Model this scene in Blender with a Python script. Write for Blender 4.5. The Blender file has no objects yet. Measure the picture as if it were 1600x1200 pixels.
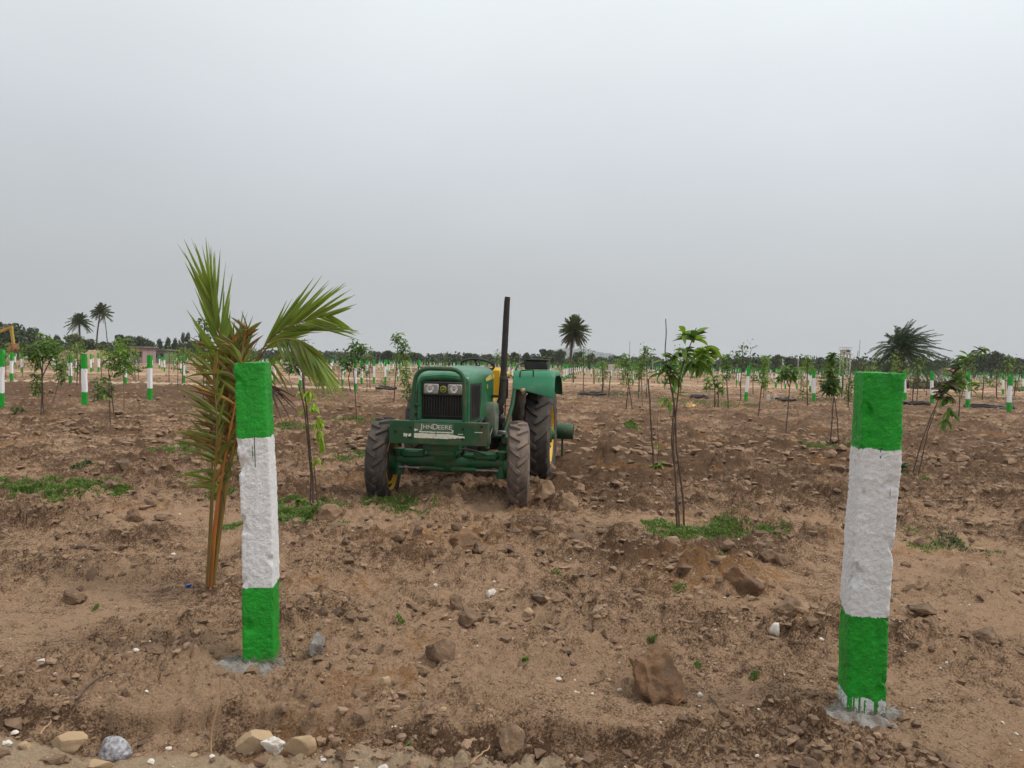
import bpy, math, random
import numpy as np
from mathutils import Vector, Matrix, Euler, noise

R = random.Random(7)
scene = bpy.context.scene
COL = scene.collection

# ------------------------------------------------------------------ camera
FPX = 1164.0
PITCH, ROLL, CAMZ = math.radians(1.62), math.radians(1.22), 1.55
cam_d = bpy.data.cameras.new('camera')
cam = bpy.data.objects.new('camera', cam_d)
COL.objects.link(cam)
cam_d.sensor_width = 36.0
cam_d.lens = 36.0 * FPX / 1600.0
cam_d.clip_start = 0.05
cam_d.clip_end = 12000
CM = Matrix.Translation((0, 0, CAMZ)) @ Matrix.Rotation(math.pi/2 - PITCH, 4, 'X') @ Matrix.Rotation(ROLL, 4, 'Z')
cam.matrix_world = CM
scene.camera = cam

# ------------------------------------------------------------------ world, sun, exposure
SUN_EL, SUN_AZ = math.radians(56), math.radians(98)     # azimuth clockwise from +Y: high on the right of the camera
world = bpy.data.worlds.new('World')
scene.world = world
world.use_nodes = True
wn, wl = world.node_tree.nodes, world.node_tree.links
wn.clear()
w_out = wn.new('ShaderNodeOutputWorld')
w_sky = wn.new('ShaderNodeTexSky')
w_sky.sky_type = 'NISHITA'
w_sky.sun_disc = False
w_sky.sun_elevation = SUN_EL
w_sky.sun_rotation = SUN_AZ
w_sky.dust_density = 4.0
w_b1 = wn.new('ShaderNodeBackground'); w_b1.inputs[1].default_value = 0.06
wl.new(w_sky.outputs[0], w_b1.inputs[0])
w_tc = wn.new('ShaderNodeTexCoord')
w_sep = wn.new('ShaderNodeSeparateXYZ')
wl.new(w_tc.outputs['Generated'], w_sep.inputs[0])
w_ramp = wn.new('ShaderNodeValToRGB')
els = w_ramp.color_ramp.elements
stops = [(0.0, (.47, .485, .485)), (0.10, (.475, .495, .505)), (0.24, (.565, .60, .63)), (0.44, (.765, .81, .838)), (0.7, (.97, 1.0, 1.03)), (1.0, (1.12, 1.15, 1.18))]
els[0].position = 0; els[0].color = (*stops[0][1], 1)
els[1].position = 1; els[1].color = (*stops[-1][1], 1)
for p_, c_ in stops[1:-1]:
    e_ = els.new(p_); e_.color = (*c_, 1)
wl.new(w_sep.outputs['Z'], w_ramp.inputs[0])
w_noise = wn.new('ShaderNodeTexNoise'); w_noise.inputs['Scale'].default_value = 1.7; w_noise.inputs['Detail'].default_value = 4.0
w_map = wn.new('ShaderNodeMapping'); w_map.inputs['Scale'].default_value = (1, 1, 2.2)
wl.new(w_tc.outputs['Generated'], w_map.inputs[0]); wl.new(w_map.outputs[0], w_noise.inputs['Vector'])
w_m1 = wn.new('ShaderNodeMath'); w_m1.operation = 'MULTIPLY_ADD'; w_m1.inputs[1].default_value = 0.24; w_m1.inputs[2].default_value = 0.88
wl.new(w_noise.outputs[0], w_m1.inputs[0])
w_m2 = wn.new('ShaderNodeMath'); w_m2.operation = 'MULTIPLY_ADD'; w_m2.inputs[1].default_value = 0.13
wl.new(w_sep.outputs['X'], w_m2.inputs[0]); wl.new(w_m1.outputs[0], w_m2.inputs[2])
w_sc = wn.new('ShaderNodeVectorMath'); w_sc.operation = 'SCALE'
wl.new(w_ramp.outputs[0], w_sc.inputs[0]); wl.new(w_m2.outputs[0], w_sc.inputs['Scale'])
w_b2 = wn.new('ShaderNodeBackground'); w_b2.inputs[1].default_value = 1.0
wl.new(w_sc.outputs[0], w_b2.inputs[0])
w_mix = wn.new('ShaderNodeMixShader'); w_mix.inputs[0].default_value = 0.94
wl.new(w_b1.outputs[0], w_mix.inputs[1]); wl.new(w_b2.outputs[0], w_mix.inputs[2])
wl.new(w_mix.outputs[0], w_out.inputs[0])

sun_d = bpy.data.lights.new('sun', 'SUN')
sun_d.energy = 1.5
sun_d.angle = math.radians(10)
sun_d.color = (1.0, 0.96, 0.9)
sun = bpy.data.objects.new('sun', sun_d)
COL.objects.link(sun)
sdir = Vector((math.sin(SUN_AZ)*math.cos(SUN_EL), math.cos(SUN_AZ)*math.cos(SUN_EL), math.sin(SUN_EL)))
sun.rotation_euler = sdir.to_track_quat('Z', 'Y').to_euler()
scene.view_settings.view_transform = 'Standard'
scene.view_settings.look = 'None'
scene.view_settings.exposure = 0.22
scene.view_settings.gamma = 1.0
scene.view_settings.use_curve_mapping = False

# ------------------------------------------------------------------ helpers
def ray(px, py):
    d = CM.to_3x3() @ Vector(((px-800)/FPX, (600-py)/FPX, -1.0))
    return d
def hor(px):
    return 567 + (px-800)*0.0213
def at(px, py, z=0.0):                      # where the sight line meets the height z
    d = ray(px, py); t = (z-CAMZ)/d.z
    return Vector((d.x*t, d.y*t, z))
def atY(px, py, Y):                         # where it meets the distance Y
    d = ray(px, py); t = Y/d.y
    return Vector((d.x*t, Y, CAMZ+d.z*t))

# ---- numpy noise
def _h(ix, iy, seed):
    h = (ix.astype(np.int64)*374761393 + iy.astype(np.int64)*668265263 + seed*974634777) & 0xffffffff
    h = ((h ^ (h >> 13))*1274126177) & 0xffffffff
    h = ((h ^ (h >> 16))*2246822519) & 0xffffffff
    return ((h ^ (h >> 15)) & 0xffffff)/float(0x1000000)
def perlin(x, y, seed=0):
    x = np.asarray(x, float); y = np.asarray(y, float)
    ix = np.floor(x); iy = np.floor(y); fx = x-ix; fy = y-iy
    u = fx*fx*fx*(fx*(fx*6-15)+10); v = fy*fy*fy*(fy*(fy*6-15)+10)
    def g(dx, dy):
        a = _h(ix+dx, iy+dy, seed)*2*np.pi
        return np.cos(a)*(fx-dx)+np.sin(a)*(fy-dy)
    a = g(0, 0); b = g(1, 0); c = g(0, 1); d = g(1, 1)
    return (a+(b-a)*u + ((c+(d-c)*u)-(a+(b-a)*u))*v)*1.4
def fbm(x, y, seed=0, octv=3, gain=.5):
    s = 0; a = 1; 
    for i in range(octv):
        s = s+a*perlin(x*2**i, y*2**i, seed+i*17); a *= gain
    return s
def sstep(a, b, x):
    t = np.clip((x-a)/(b-a), 0, 1); return t*t*(3-2*t)
def clods(x, y, sc, seed, prob, r0, r1, hr):
    wx = x+fbm(x*1.9/sc, y*1.9/sc, seed+5, 3, .62)*sc*.20
    wy = y+fbm(x*1.9/sc, y*1.9/sc, seed+9, 3, .62)*sc*.20
    gx = wx/sc; gy = wy/sc
    ix = np.floor(gx); iy = np.floor(gy)
    out = np.zeros_like(x)
    for dx in (-1, 0, 1):
        for dy in (-1, 0, 1):
            cx = ix+dx; cy = iy+dy
            px = (cx+.15+.7*_h(cx, cy, seed)); py = (cy+.15+.7*_h(cx, cy, seed+1))
            r = (r0+(r1-r0)*_h(cx, cy, seed+2)**1.8)
            th = _h(cx, cy, seed+3)*np.pi
            u = (gx-px)*sc; v = (gy-py)*sc
            uu = u*np.cos(th)+v*np.sin(th); vv = (-u*np.sin(th)+v*np.cos(th))*(1+.7*_h(cx, cy, seed+4))
            d = (np.abs(uu)**2.6+np.abs(vv)**2.6)**(1/2.6)/r
            k = np.clip(1-d, 0, 1)
            prof = .55*np.clip(k*3.2, 0, 1)**.8+.45*np.sqrt(np.clip(k*(2-k), 0, 1))
            tilt = 1+.35*(uu/r)
            z = np.where(_h(cx, cy, seed+6) < prob, prof*tilt*r*hr*(.5+_h(cx, cy, seed+7)), 0)
            z = np.where(k > 0, z, 0)
            out = np.maximum(out, z)
    return out

POSTS = [at(411, 1036), at(1344, 1112)]
def ground_fields(x, y):
    """height and soil tones (moist, clay, pale sand) at world x, y"""
    x = np.asarray(x, float); y = np.asarray(y, float)
    near = 1-sstep(14, 45, y)
    far = 1-sstep(60, 120, y)
    base = .035*fbm(x*.35, y*.35, 3, 2)*near + .05*fbm(x*.08, y*.08, 8, 2)*far
    rough = fbm(x*.55+3, y*.75, 21, 3)                                    # cloddiness
    m = .42+.75*rough
    m = m + .55*sstep(6.3, 9.0, y)*(1-.0*y)
    m = m + .5*np.exp(-((x+.2)**2/1.6+(y-8.2)**2/1.6))                 # churned soil about the tractor
    m = m + .7*np.exp(-((x-1.0)**2/1.4+(y-10.6)**2/3.5))
    m = m + .35*np.exp(-((x+.35)**2/.5+(y-3.4)**2/.4)) + .35*np.exp(-((x+.55)**2/.3+(y-6.0)**2/.5))
    m = m+.12*(1-sstep(5.5, 6.5, y))
    m = np.clip(m, .20, 1.25)
    m1 = sstep(.35, .95, m); m2 = sstep(.12, .7, m)
    c = np.zeros_like(x)
    k1 = y < 60
    if k1.any():
        X1, Y1 = x[k1], y[k1]
        cc = np.maximum(clods(X1, Y1, .46, 31, .34, .07, .21, .40)*m1[k1], clods(X1, Y1, .19, 47, .50, .03, .085, .65)*m2[k1])
        c[k1] = cc*(1-sstep(25, 60, Y1)*.7)
    k2 = y < 11
    if k2.any():
        X1, Y1 = x[k2], y[k2]
        c[k2] = np.maximum(c[k2], clods(X1, Y1, .085, 63, .42, .012, .036, .6)*(.35+.65*m2[k2])*(1-sstep(9, 11, Y1)))
    # crumbly tilth: rounded lumps parted by sharp cracks, at several sizes
    A = lambda p: 1.1*np.abs(p)**.72
    wx = x+.05*fbm(x*6, y*6, 221, 2); wy = y+.05*fbm(x*6, y*6, 223, 2)
    nf_ = .68+.32*sstep(4.5, 7.5, y)
    tl = .060*nf_*A(fbm(wx*2.0, wy*2.8, 201, 2)) + .058*nf_*A(perlin(wx*4.7, wy*5.8, 205)) + .046*(.3+.7*nf_)*A(perlin(wx*10.5, wy*12, 207))
    if k2.any():
        X1, Y1 = x[k2], y[k2]
        tl[k2] += (.026*A(perlin(X1*23, Y1*25, 209))+.012*A(perlin(X1*46, Y1*49, 211))*(1-sstep(5, 8, Y1))+.006*perlin(X1*80, Y1*82, 213)*(1-sstep(3.5, 5.5, Y1)))
    tl = tl*(.50+.70*m2)*(.55+.9*np.clip(.5+fbm(x*1.1, y*1.3, 215, 3), 0, 1))*(1-sstep(30, 80, y)*.6)
    nr_ = 1-sstep(5, 7, y)
    ys_ = 2.93+.05*fbm(x*1.7, y*0+5, 127, 2)-.10*sstep(-.9, .2, x)
    pl_ = (1-sstep(-.12, .05, y-ys_))*(1-sstep(.3, .8, x))
    c = (c+tl)*(1-.55*pl_)
    for q_ in POSTS:
        c = c*(1-.85*np.exp(-(((x-q_.x)/.30)**2+((y-q_.y+.03)/.26)**2)**2))
    c = c-.045*nr_
    hum = .022*fbm(x*1.6, y*2.1, 91, 3)*(.4+m)
    # crust ridges left by a blade, running across the view on the right
    rm = sstep(.1, .5, x)*sstep(3.5, 4.1, y)*(1-sstep(5.9, 6.7, y))*sstep(-.15, .2, fbm(x*.7, y*1.5, 111, 2))
    wy = y+.05*fbm(x*.9, y*1.5, 113, 2)+.05*x
    rid = rm*.032*np.maximum(0, np.sin(wy*2*np.pi/.21))**2*(.6+.8*fbm(x*2, y*6, 117, 2))
    # old tyre prints on the left
    tm = np.exp(-((x+3.9)**2/1.6+(y-6.7)**2/.5))
    rid = rid + tm*.022*np.maximum(0, np.sin((x*.7+y*1.2)*2*np.pi/.30))**2
    z = base*.7+hum*(1-sstep(20, 60, y)*.6)+c+rid
    # furrow step down to the gravel track at the bottom of the view
    yl = 3.10+.05*fbm(x*1.3, x*0+2, 121, 3)+.02*np.sin(x*3)+.022*fbm(x*9, y*3, 125, 3)
    side = 1-sstep(.25, 1.1, x)
    st = (1-sstep(-.014, .012, y-yl))*side
    z = z - st*(.085+.02*fbm(x*3, y*3, 123, 2))*(.45+.55*sstep(-.15, .2, fbm(x*1.1+4, y*0+3, 128, 2)))+st*(1-sstep(-.25, -.1, y-yl))*.018*fbm(x*14, y*14, 137, 3)+.02*np.exp(-((y-yl-.05)/.05)**2)*side*(1+.8*fbm(x*6, y*6, 129, 2))
    ys = 2.93+.05*fbm(x*1.7, y*0+5, 127, 2)-.10*sstep(-.9, .2, x)
    pale = (1-sstep(-.05, .05, y-ys))*(1-sstep(.3, .8, x))
    z = z + pale*.028
    # bulge of dug clay beyond the middle of the view
    z = z + .085*np.exp(-((x+.50)**2/.22+(y-6.15)**2/.16))*(1+.5*fbm(x*4, y*4, 131, 2))
    z = z + .06*np.exp(-((x-1.50)**2/.20+(y-5.3)**2/.13))*(1+.5*fbm(x*4, y*4, 133, 2))
    # tones
    farp = .18*sstep(50, 90, y)
    moist_dark = .33+.30*fbm(x*.5, y*.6, 141, 3)
    moist_dark = moist_dark+sstep(.04, .12, c)*.28 - .08*(1-m2)+.16*perlin(x*3.1, y*3.7, 147)*near
    moist_dark = moist_dark+.6*sstep(24, 25.5, y)*(1-sstep(35, 37, y))*(1-sstep(-8.5, -7, x))
    moist_dark = moist_dark+.55*sstep(17.5, 18.5, y)*(1-sstep(21.5, 23, y))*(1-sstep(-2.6, -2.2, x))*sstep(-7.5, -6.5, x)
    moist_dark = moist_dark+.6*np.exp(-((x-1.3)**2/1.5+(y-11.5)**2/7)) + .12*sstep(7, 11, y)*(1-sstep(16, 26, y))*sstep(1.5, 2.5, x)
    moist_dark = moist_dark+.4*np.exp(-((x+2.0)**2/.12+(y-4.9)**2/.10)) + .35*st*(1-pale)*sstep(.2, 1, 1-pale)  # darker round the palm foot and in the hollow below the step
    clay = .9*np.exp(-((x+.55)**2/.25+(y-6.1)**2/.2)) + .9*np.exp(-((x-1.5)**2/.22+(y-5.3)**2/.2)) + sstep(.35, .8, fbm(x*.9+7, y*.9, 151, 3))*.7
    sand = pale.copy()
    for Y0, w, x0, x1 in ((39, 1.3, -60, -5.5), (60, 1.8, -90, 90), (82, 1.5, -90, -12), (97, 2.2, -6, 120), (132, 4, -200, 200), (180, 6, -200, 200)):
        yy = y-x*.02+.5*perlin(x*.2, y*0, 161)
        sand = np.maximum(sand, np.exp(-((yy-Y0)/w)**4)*sstep(x0-2, x0+2, x)*(1-sstep(x1-2, x1+2, x))*.95)
    sand = np.maximum(sand, rm*np.clip(rid/.032, 0, 1)**2*.75)
    moist_dark = moist_dark+farp+.17*sstep(8, 13, y)*(1-sstep(38, 60, y))+.25*sstep(40, 80, y)*fbm(x*.05, y*.12, 171, 3)
    return z, np.clip(moist_dark, 0, 1), np.clip(clay, 0, 1), np.clip(sand*(1-.35*sstep(50, 120, y)), 0, 1)

_offs = list(np.arange(960, 260, -1.5))+list(np.arange(260, 34, -.64))
ys = [1804.2/o for o in _offs]
while ys[-1] < 5500: ys.append(ys[-1]*1.035)
ys = np.array(ys); NC = 800
ss = np.linspace(-1.12, 1.12, NC)
Yg, Sg = np.meshgrid(ys, ss, indexing='ij')
Xg = Sg*(Yg+1.3)
Zg, mo, cl, sa = ground_fields(Xg.ravel(), Yg.ravel())
ZG = Zg.reshape(Yg.shape)
def gzs(x, y):
    """height of the built ground sheet"""
    x = np.asarray(x, float); y = np.asarray(y, float)
    i = np.clip(np.searchsorted(ys, y)-1, 0, len(ys)-2); t = np.clip((y-ys[i])/(ys[i+1]-ys[i]), 0, 1)
    u = np.clip((x/(y+1.3)+1.12)/2.24*(NC-1), 0, NC-1.001); j = u.astype(int); f = u-j
    return (ZG[i, j]*(1-f)+ZG[i, j+1]*f)*(1-t)+(ZG[i+1, j]*(1-f)+ZG[i+1, j+1]*f)*t
def gz(x, y):
    return float(gzs(np.array([x]), np.array([y]))[0])
def on(px, py):                              # a point on the uneven ground under a pixel
    p = at(px, py)
    for _ in range(3):
        p = at(px, py, gz(p.x, p.y)*.9)
    return Vector((p.x, p.y, gz(p.x, p.y)))

# ---- materials
def new_mat(name):
    m = bpy.data.materials.new(name); m.use_nodes = True
    return m, m.node_tree.nodes, m.node_tree.links, m.node_tree.nodes['Principled BSDF']
def noise_node(n, l, scale, detail=4, rough=.6, coord='Object', sc3=None):
    tc = n.new('ShaderNodeTexCoord'); t = n.new('ShaderNodeTexNoise')
    t.inputs['Scale'].default_value = scale; t.inputs['Detail'].default_value = detail; t.inputs['Roughness'].default_value = rough
    if sc3:
        mp = n.new('ShaderNodeMapping'); mp.inputs['Scale'].default_value = sc3
        l.new(tc.outputs[coord], mp.inputs[0]); l.new(mp.outputs[0], t.inputs['Vector'])
    else:
        l.new(tc.outputs[coord], t.inputs['Vector'])
    return t.outputs[0]
def ramp(n, l, src, a, b, ca=(0, 0, 0), cb=(1, 1, 1)):
    r = n.new('ShaderNodeValToRGB'); e = r.color_ramp.elements
    e[0].position = a; e[1].position = b; e[0].color = (*ca, 1); e[1].color = (*cb, 1)
    l.new(src, r.inputs[0]); return r.outputs[0]
def mixc(n, l, fac, a, b):
    m = n.new('ShaderNodeMix'); m.data_type = 'RGBA'
    for s, v in ((m.inputs[0], fac), (m.inputs[6], a), (m.inputs[7], b)):
        if isinstance(v, (int, float)): s.default_value = v
        elif isinstance(v, tuple): s.default_value = (*v, 1)
        else: l.new(v, s)
    return m.outputs[2]
def mth(n, l, op, a, b=None, c=None):
    m = n.new('ShaderNodeMath'); m.operation = op
    for i, v in enumerate((a, b, c)):
        if v is None: continue
        if isinstance(v, (int, float)): m.inputs[i].default_value = v
        else: l.new(v, m.inputs[i])
    return m.outputs[0]
def bump(n, l, bs, h, strength=.4, dist=.01):
    b = n.new('ShaderNodeBump'); b.inputs['Strength'].default_value = strength; b.inputs['Distance'].default_value = dist
    l.new(h, b.inputs['Height']); l.new(b.outputs[0], bs.inputs['Normal'])
def mat(name, ca, cb=None, scale=8, rough=.7, metal=0, bs=0, bscale=None, a=.35, b=.65, trans=None, sc3=None, coord='Object'):
    m, n, l, p = new_mat(name)
    cb = cb or tuple(v*.8 for v in ca)
    l.new(mixc(n, l, ramp(n, l, noise_node(n, l, scale, sc3=sc3, coord=coord), a, b), ca, cb), p.inputs['Base Color'])
    p.inputs['Roughness'].default_value = rough; p.inputs['Metallic'].default_value = metal
    if bs: bump(n, l, p, noise_node(n, l, bscale or scale*4), bs, .01)
    if trans:                                   # thin leaf: some light comes through
        t = n.new('ShaderNodeBsdfTranslucent'); t.inputs[0].default_value = (*trans, 1)
        mx = n.new('ShaderNodeMixShader'); mx.inputs[0].default_value = .3
        l.new(p.outputs[0], mx.inputs[1]); l.new(t.outputs[0], mx.inputs[2])
        l.new(mx.outputs[0], n['Material Output'].inputs[0])
    return m
def dusty(name, c, dust=(.20, .14, .095), rough=.4, amt=(.45, .8), scale=6, chips=None, metal=0):
    """paint or rubber with dried mud lying on it"""
    m, n, l, p = new_mat(name)
    base = mixc(n, l, ramp(n, l, noise_node(n, l, 3), .3, .7), c, tuple(v*.75 for v in c))
    if chips:
        base = mixc(n, l, ramp(n, l, noise_node(n, l, 28, 6, .7), .66, .70), base, chips)
    f = ramp(n, l, noise_node(n, l, scale, 8, .7), amt[0], amt[1])
    l.new(mixc(n, l, f, base, dust), p.inputs['Base Color'])
    l.new(ramp(n, l, f, 0, 1, (rough,)*3, (.9,)*3), p.inputs['Roughness'])
    p.inputs['Metallic'].default_value = metal
    bump(n, l, p, noise_node(n, l, 40, 5, .7), .15, .004)
    return m

M = {}
def soil_material():
    m, n, l, p = new_mat('soil')
    at_ = n.new('ShaderNodeAttribute'); at_.attribute_name = 'soil'
    sp = n.new('ShaderNodeSeparateColor'); l.new(at_.outputs['Color'], sp.inputs[0])
    n1 = noise_node(n, l, 2.5, 6, .65); n2 = noise_node(n, l, 14, 6, .7); n3 = noise_node(n, l, 90, 5, .75); n4 = noise_node(n, l, 300, 3, .7)
    moist_dark = mth(n, l, 'MULTIPLY_ADD', mth(n, l, 'SUBTRACT', n2, .5), 1.9, sp.outputs[0])
    moist_dark = mth(n, l, 'MULTIPLY_ADD', mth(n, l, 'SUBTRACT', n1, .5), .5, moist_dark)
    moist_dark = mth(n, l, 'MULTIPLY_ADD', mth(n, l, 'SUBTRACT', n3, .5), 2.3, moist_dark)
    dry = mixc(n, l, ramp(n, l, n3, .35, .65), (.51, .335, .208), (.35, .218, .130))
    wet_shade = mixc(n, l, ramp(n, l, n3, .35, .65), (.160, .092, .051), (.080, .044, .025))  # damp soil, darkened further to paint hollow shade against the brightened dry tone
    c = mixc(n, l, ramp(n, l, moist_dark, .25, .75), dry, wet_shade)
    cl = mth(n, l, 'MULTIPLY', sp.outputs[1], ramp(n, l, n2, .4, .6))
    c = mixc(n, l, cl, c, (.33, .165, .062))
    sa = mth(n, l, 'MULTIPLY_ADD', mth(n, l, 'SUBTRACT', n2, .5), .5, sp.outputs[2])
    c = mixc(n, l, ramp(n, l, sa, .3, .7), c, mixc(n, l, ramp(n, l, n3, .3, .7), (.56, .42, .28), (.40, .285, .18)))
    c = mixc(n, l, ramp(n, l, n4, .62, .72), c, (.42, .33, .24))
    c = mixc(n, l, ramp(n, l, n4, .28, .38, (1, 1, 1), (0, 0, 0)), c, (.10, .07, .05))
    l.new(c, p.inputs['Base Color']); p.inputs['Roughness'].default_value = .95
    p.inputs['Specular IOR Level'].default_value = .15
    h = mth(n, l, 'ADD', mth(n, l, 'MULTIPLY', n3, .6), mth(n, l, 'MULTIPLY_ADD', n4, .25, n2))
    bump(n, l, p, h, .95, .035)
    return m
M['soil'] = soil_material()
M['soil_lump'] = mat('soil_lump', (.175, .108, .066), (.33, .215, .132), 7, .95, bs=.8, bscale=80)
M['clod'] = mat('clod', (.17, .102, .060), (.31, .20, .12), 9, .95, bs=.8, bscale=60)
M['clod_dark'] = mat('clod_dark', (.11, .066, .040), (.22, .138, .083), 9, .95, bs=.8, bscale=60)
M['clod_clay'] = mat('clod_clay', (.24, .130, .064), (.125, .075, .045), 7, .95, bs=1, bscale=60)
M['stone_tan'] = mat('stone_tan', (.42, .29, .16), (.33, .23, .14), 5, .85, bs=.5, bscale=40)
M['stone_white'] = mat('stone_white', (.68, .63, .56), (.5, .43, .35), 25, .8, bs=.3)
M['granite'] = mat('granite', (.42, .41, .42), (.12, .11, .12), 60, .7, bs=.5, bscale=70)
M['cement'] = mat('cement', (.30, .28, .255), (.15, .125, .10), 16, .95, bs=1, bscale=75)
M['stick'] = mat('stick', (.12, .072, .05), (.065, .045, .035), 12, .9, bs=.4, bscale=60)
M['stick_pale'] = mat('stick_pale', (.28, .19, .13), (.17, .11, .08), 12, .9)
M['straw'] = mat('straw', (.42, .25, .13), (.3, .18, .1), 12, .9)
M['leaf'] = mat('leaf', (.13, .235, .034), (.08, .155, .026), 6, .45, trans=(.2, .38, .04))
M['leaf_light'] = mat('leaf_light', (.19, .30, .04), (.13, .22, .03), 6, .45, trans=(.32, .5, .04))
M['leaf_lime'] = mat('leaf_lime', (.33, .44, .035), (.22, .36, .03), 6, .5, trans=(.45, .6, .04))
M['leaf_dark'] = mat('leaf_dark', (.048, .09, .026), (.075, .115, .036), 6, .5, trans=(.08, .17, .03))
M['leaf_brown'] = mat('leaf_brown', (.12, .08, .04), (.07, .06, .03), 6, .8)
M['leaf_red'] = mat('leaf_red', (.25, .035, .03), (.16, .03, .025), 6, .6)
M['grass'] = mat('grass', (.085, .155, .025), (.17, .23, .045), 7, .6, trans=(.16, .27, .04))
M['weed'] = mat('weed', (.06, .10, .03), (.11, .12, .045), 4, .7)
M['frond'] = mat('frond', (.20, .27, .028), (.095, .155, .02), 5, .40, trans=(.34, .46, .035))
M['frond_olive'] = mat('frond_olive', (.19, .19, .028), (.08, .105, .02), 8, .5, trans=(.24, .24, .03))
M['frond_brown'] = mat('frond_brown', (.32, .15, .025), (.12, .085, .02), 14, .6)
M['frond_dead'] = mat('frond_dead', (.12, .07, .05), (.065, .042, .032), 14, .8)
M['petiole'] = mat('petiole', (.48, .165, .025), (.27, .09, .018), 9, .5, sc3=(1, 1, .25), bs=.2)
M['petiole_green'] = mat('petiole_green', (.22, .16, .03), (.13, .08, .03), 9, .5, sc3=(1, 1, .25))
M['far_leaf'] = mat('far_leaf', (.030, .048, .018), (.060, .083, .030), .9, .8, a=.4, b=.62)
M['far_leaf2'] = mat('far_leaf2', (.042, .062, .020), (.085, .105, .035), .9, .8, a=.4, b=.62)
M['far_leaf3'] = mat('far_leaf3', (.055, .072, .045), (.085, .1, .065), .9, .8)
M['bark'] = mat('bark', (.10, .075, .055), (.06, .048, .038), 3, .9, bs=.4)
M['palm_leaf'] = mat('palm_leaf', (.06, .09, .028), (.11, .125, .04), 1.2, .7)
M['palm_leaf_grey'] = mat('palm_leaf_grey', (.085, .13, .06), (.05, .08, .04), 1.2, .7)
M['palm_dry'] = mat('palm_dry', (.12, .075, .04), (.07, .05, .03), 1.2, .8)
M['hill'] = mat('hill', (.04, .055, .045), (.065, .075, .058), .02, .9)
M['black_pipe'] = mat('black_pipe', (.018, .018, .02), (.035, .032, .03), 10, .6)
M['white_pipe'] = mat('white_pipe', (.62, .6, .56), None, 8, .5)
M['orange'] = mat('orange_plastic', (.60, .30, .06), (.65, .46, .2), 20, .4)
M['blue'] = mat('blue_plastic', (.02, .09, .5), None, 20, .35)

GREEN = (.003, .37, .010)
def post_material(name, z1, z2, foot=0, thin=0.0):
    m, n, l, p = new_mat(name)
    tc = n.new('ShaderNodeTexCoord'); s = n.new('ShaderNodeSeparateXYZ'); l.new(tc.outputs['Object'], s.inputs[0])
    z = s.outputs['Z']
    wob = mth(n, l, 'MULTIPLY', mth(n, l, 'SUBTRACT', noise_node(n, l, 14, 5, .7), .5), .05)
    fine = mth(n, l, 'MULTIPLY', mth(n, l, 'SUBTRACT', noise_node(n, l, 90, 3, .7), .5), .022)
    zz = mth(n, l, 'ADD', z, mth(n, l, 'ADD', wob, fine))
    # runs of paint that come down from the lower edge of a green band
    run = noise_node(n, l, 1, 2, .5, sc3=(46, 46, .22))
    lenr = noise_node(n, l, 1, 1, .5, sc3=(30, 30, .2))
    r_on = mth(n, l, 'GREATER_THAN', run, .655)
    reach = mth(n, l, 'MULTIPLY', mth(n, l, 'SUBTRACT', lenr, .38), .75)
    above = mth(n, l, 'GREATER_THAN', zz, z2)
    runz = mth(n, l, 'MULTIPLY', r_on, mth(n, l, 'GREATER_THAN', z, mth(n, l, 'SUBTRACT', z2, reach)))
    runz = mth(n, l, 'MULTIPLY', runz, mth(n, l, 'LESS_THAN', z, z2+.01))
    below = mth(n, l, 'LESS_THAN', zz, z1)
    g = mth(n, l, 'MAXIMUM', above, below)
    if foot:
        run2 = mth(n, l, 'GREATER_THAN', noise_node(n, l, 1, 2, .5, sc3=(75, 75, 1)), .56)
        g = mth(n, l, 'MULTIPLY', g, mth(n, l, 'MAXIMUM', mth(n, l, 'GREATER_THAN', zz, foot), run2))
    gcol = mixc(n, l, ramp(n, l, noise_node(n, l, 26, 6, .75), .40, .66), GREEN, (.006, .43, .022))
    gcol = mixc(n, l, ramp(n, l, noise_node(n, l, 8, 4, .7), .35, .7), gcol, (.002, .235, .008))
    sp_ = ramp(n, l, noise_node(n, l, 110, 4, .7), .68-thin*.1, .72)
    gcol = mixc(n, l, sp_, gcol, (.25, .5, .26))
    wcol = mixc(n, l, ramp(n, l, noise_node(n, l, 34, 7, .75), .38, .64), (.88, .88, .885), (.77, .77, .775))
    wcol = mixc(n, l, ramp(n, l, noise_node(n, l, 9, 5, .8), .70, .78), wcol, (.36, .35, .34))
    c = mixc(n, l, g, wcol, gcol)
    c = mixc(n, l, runz, c, (.02, .085, .03))
    # soil splashed up on the foot
    sp2 = mth(n, l, 'SUBTRACT', mth(n, l, 'MULTIPLY_ADD', noise_node(n, l, 60, 4, .7), .20, -.055), z)
    c = mixc(n, l, ramp(n, l, sp2, 0, .03), c, (.24, .19, .15))
    l.new(c, p.inputs['Base Color'])
    l.new(ramp(n, l, g, 0, 1, (.75,)*3, (.48,)*3), p.inputs['Roughness'])
    h = mth(n, l, 'MULTIPLY_ADD', noise_node(n, l, 130, 4, .7), .35, noise_node(n, l, 38, 7, .75))
    bump(n, l, p, h, 1.0, .016)
    return m
M['post'] = post_material('post_paint', .42, 1.10)
M['post_left'] = post_material('post_paint_left', .40, 1.145)
M['post_right'] = post_material('post_paint_right', .455, 1.205, foot=.085, thin=.3)

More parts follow.
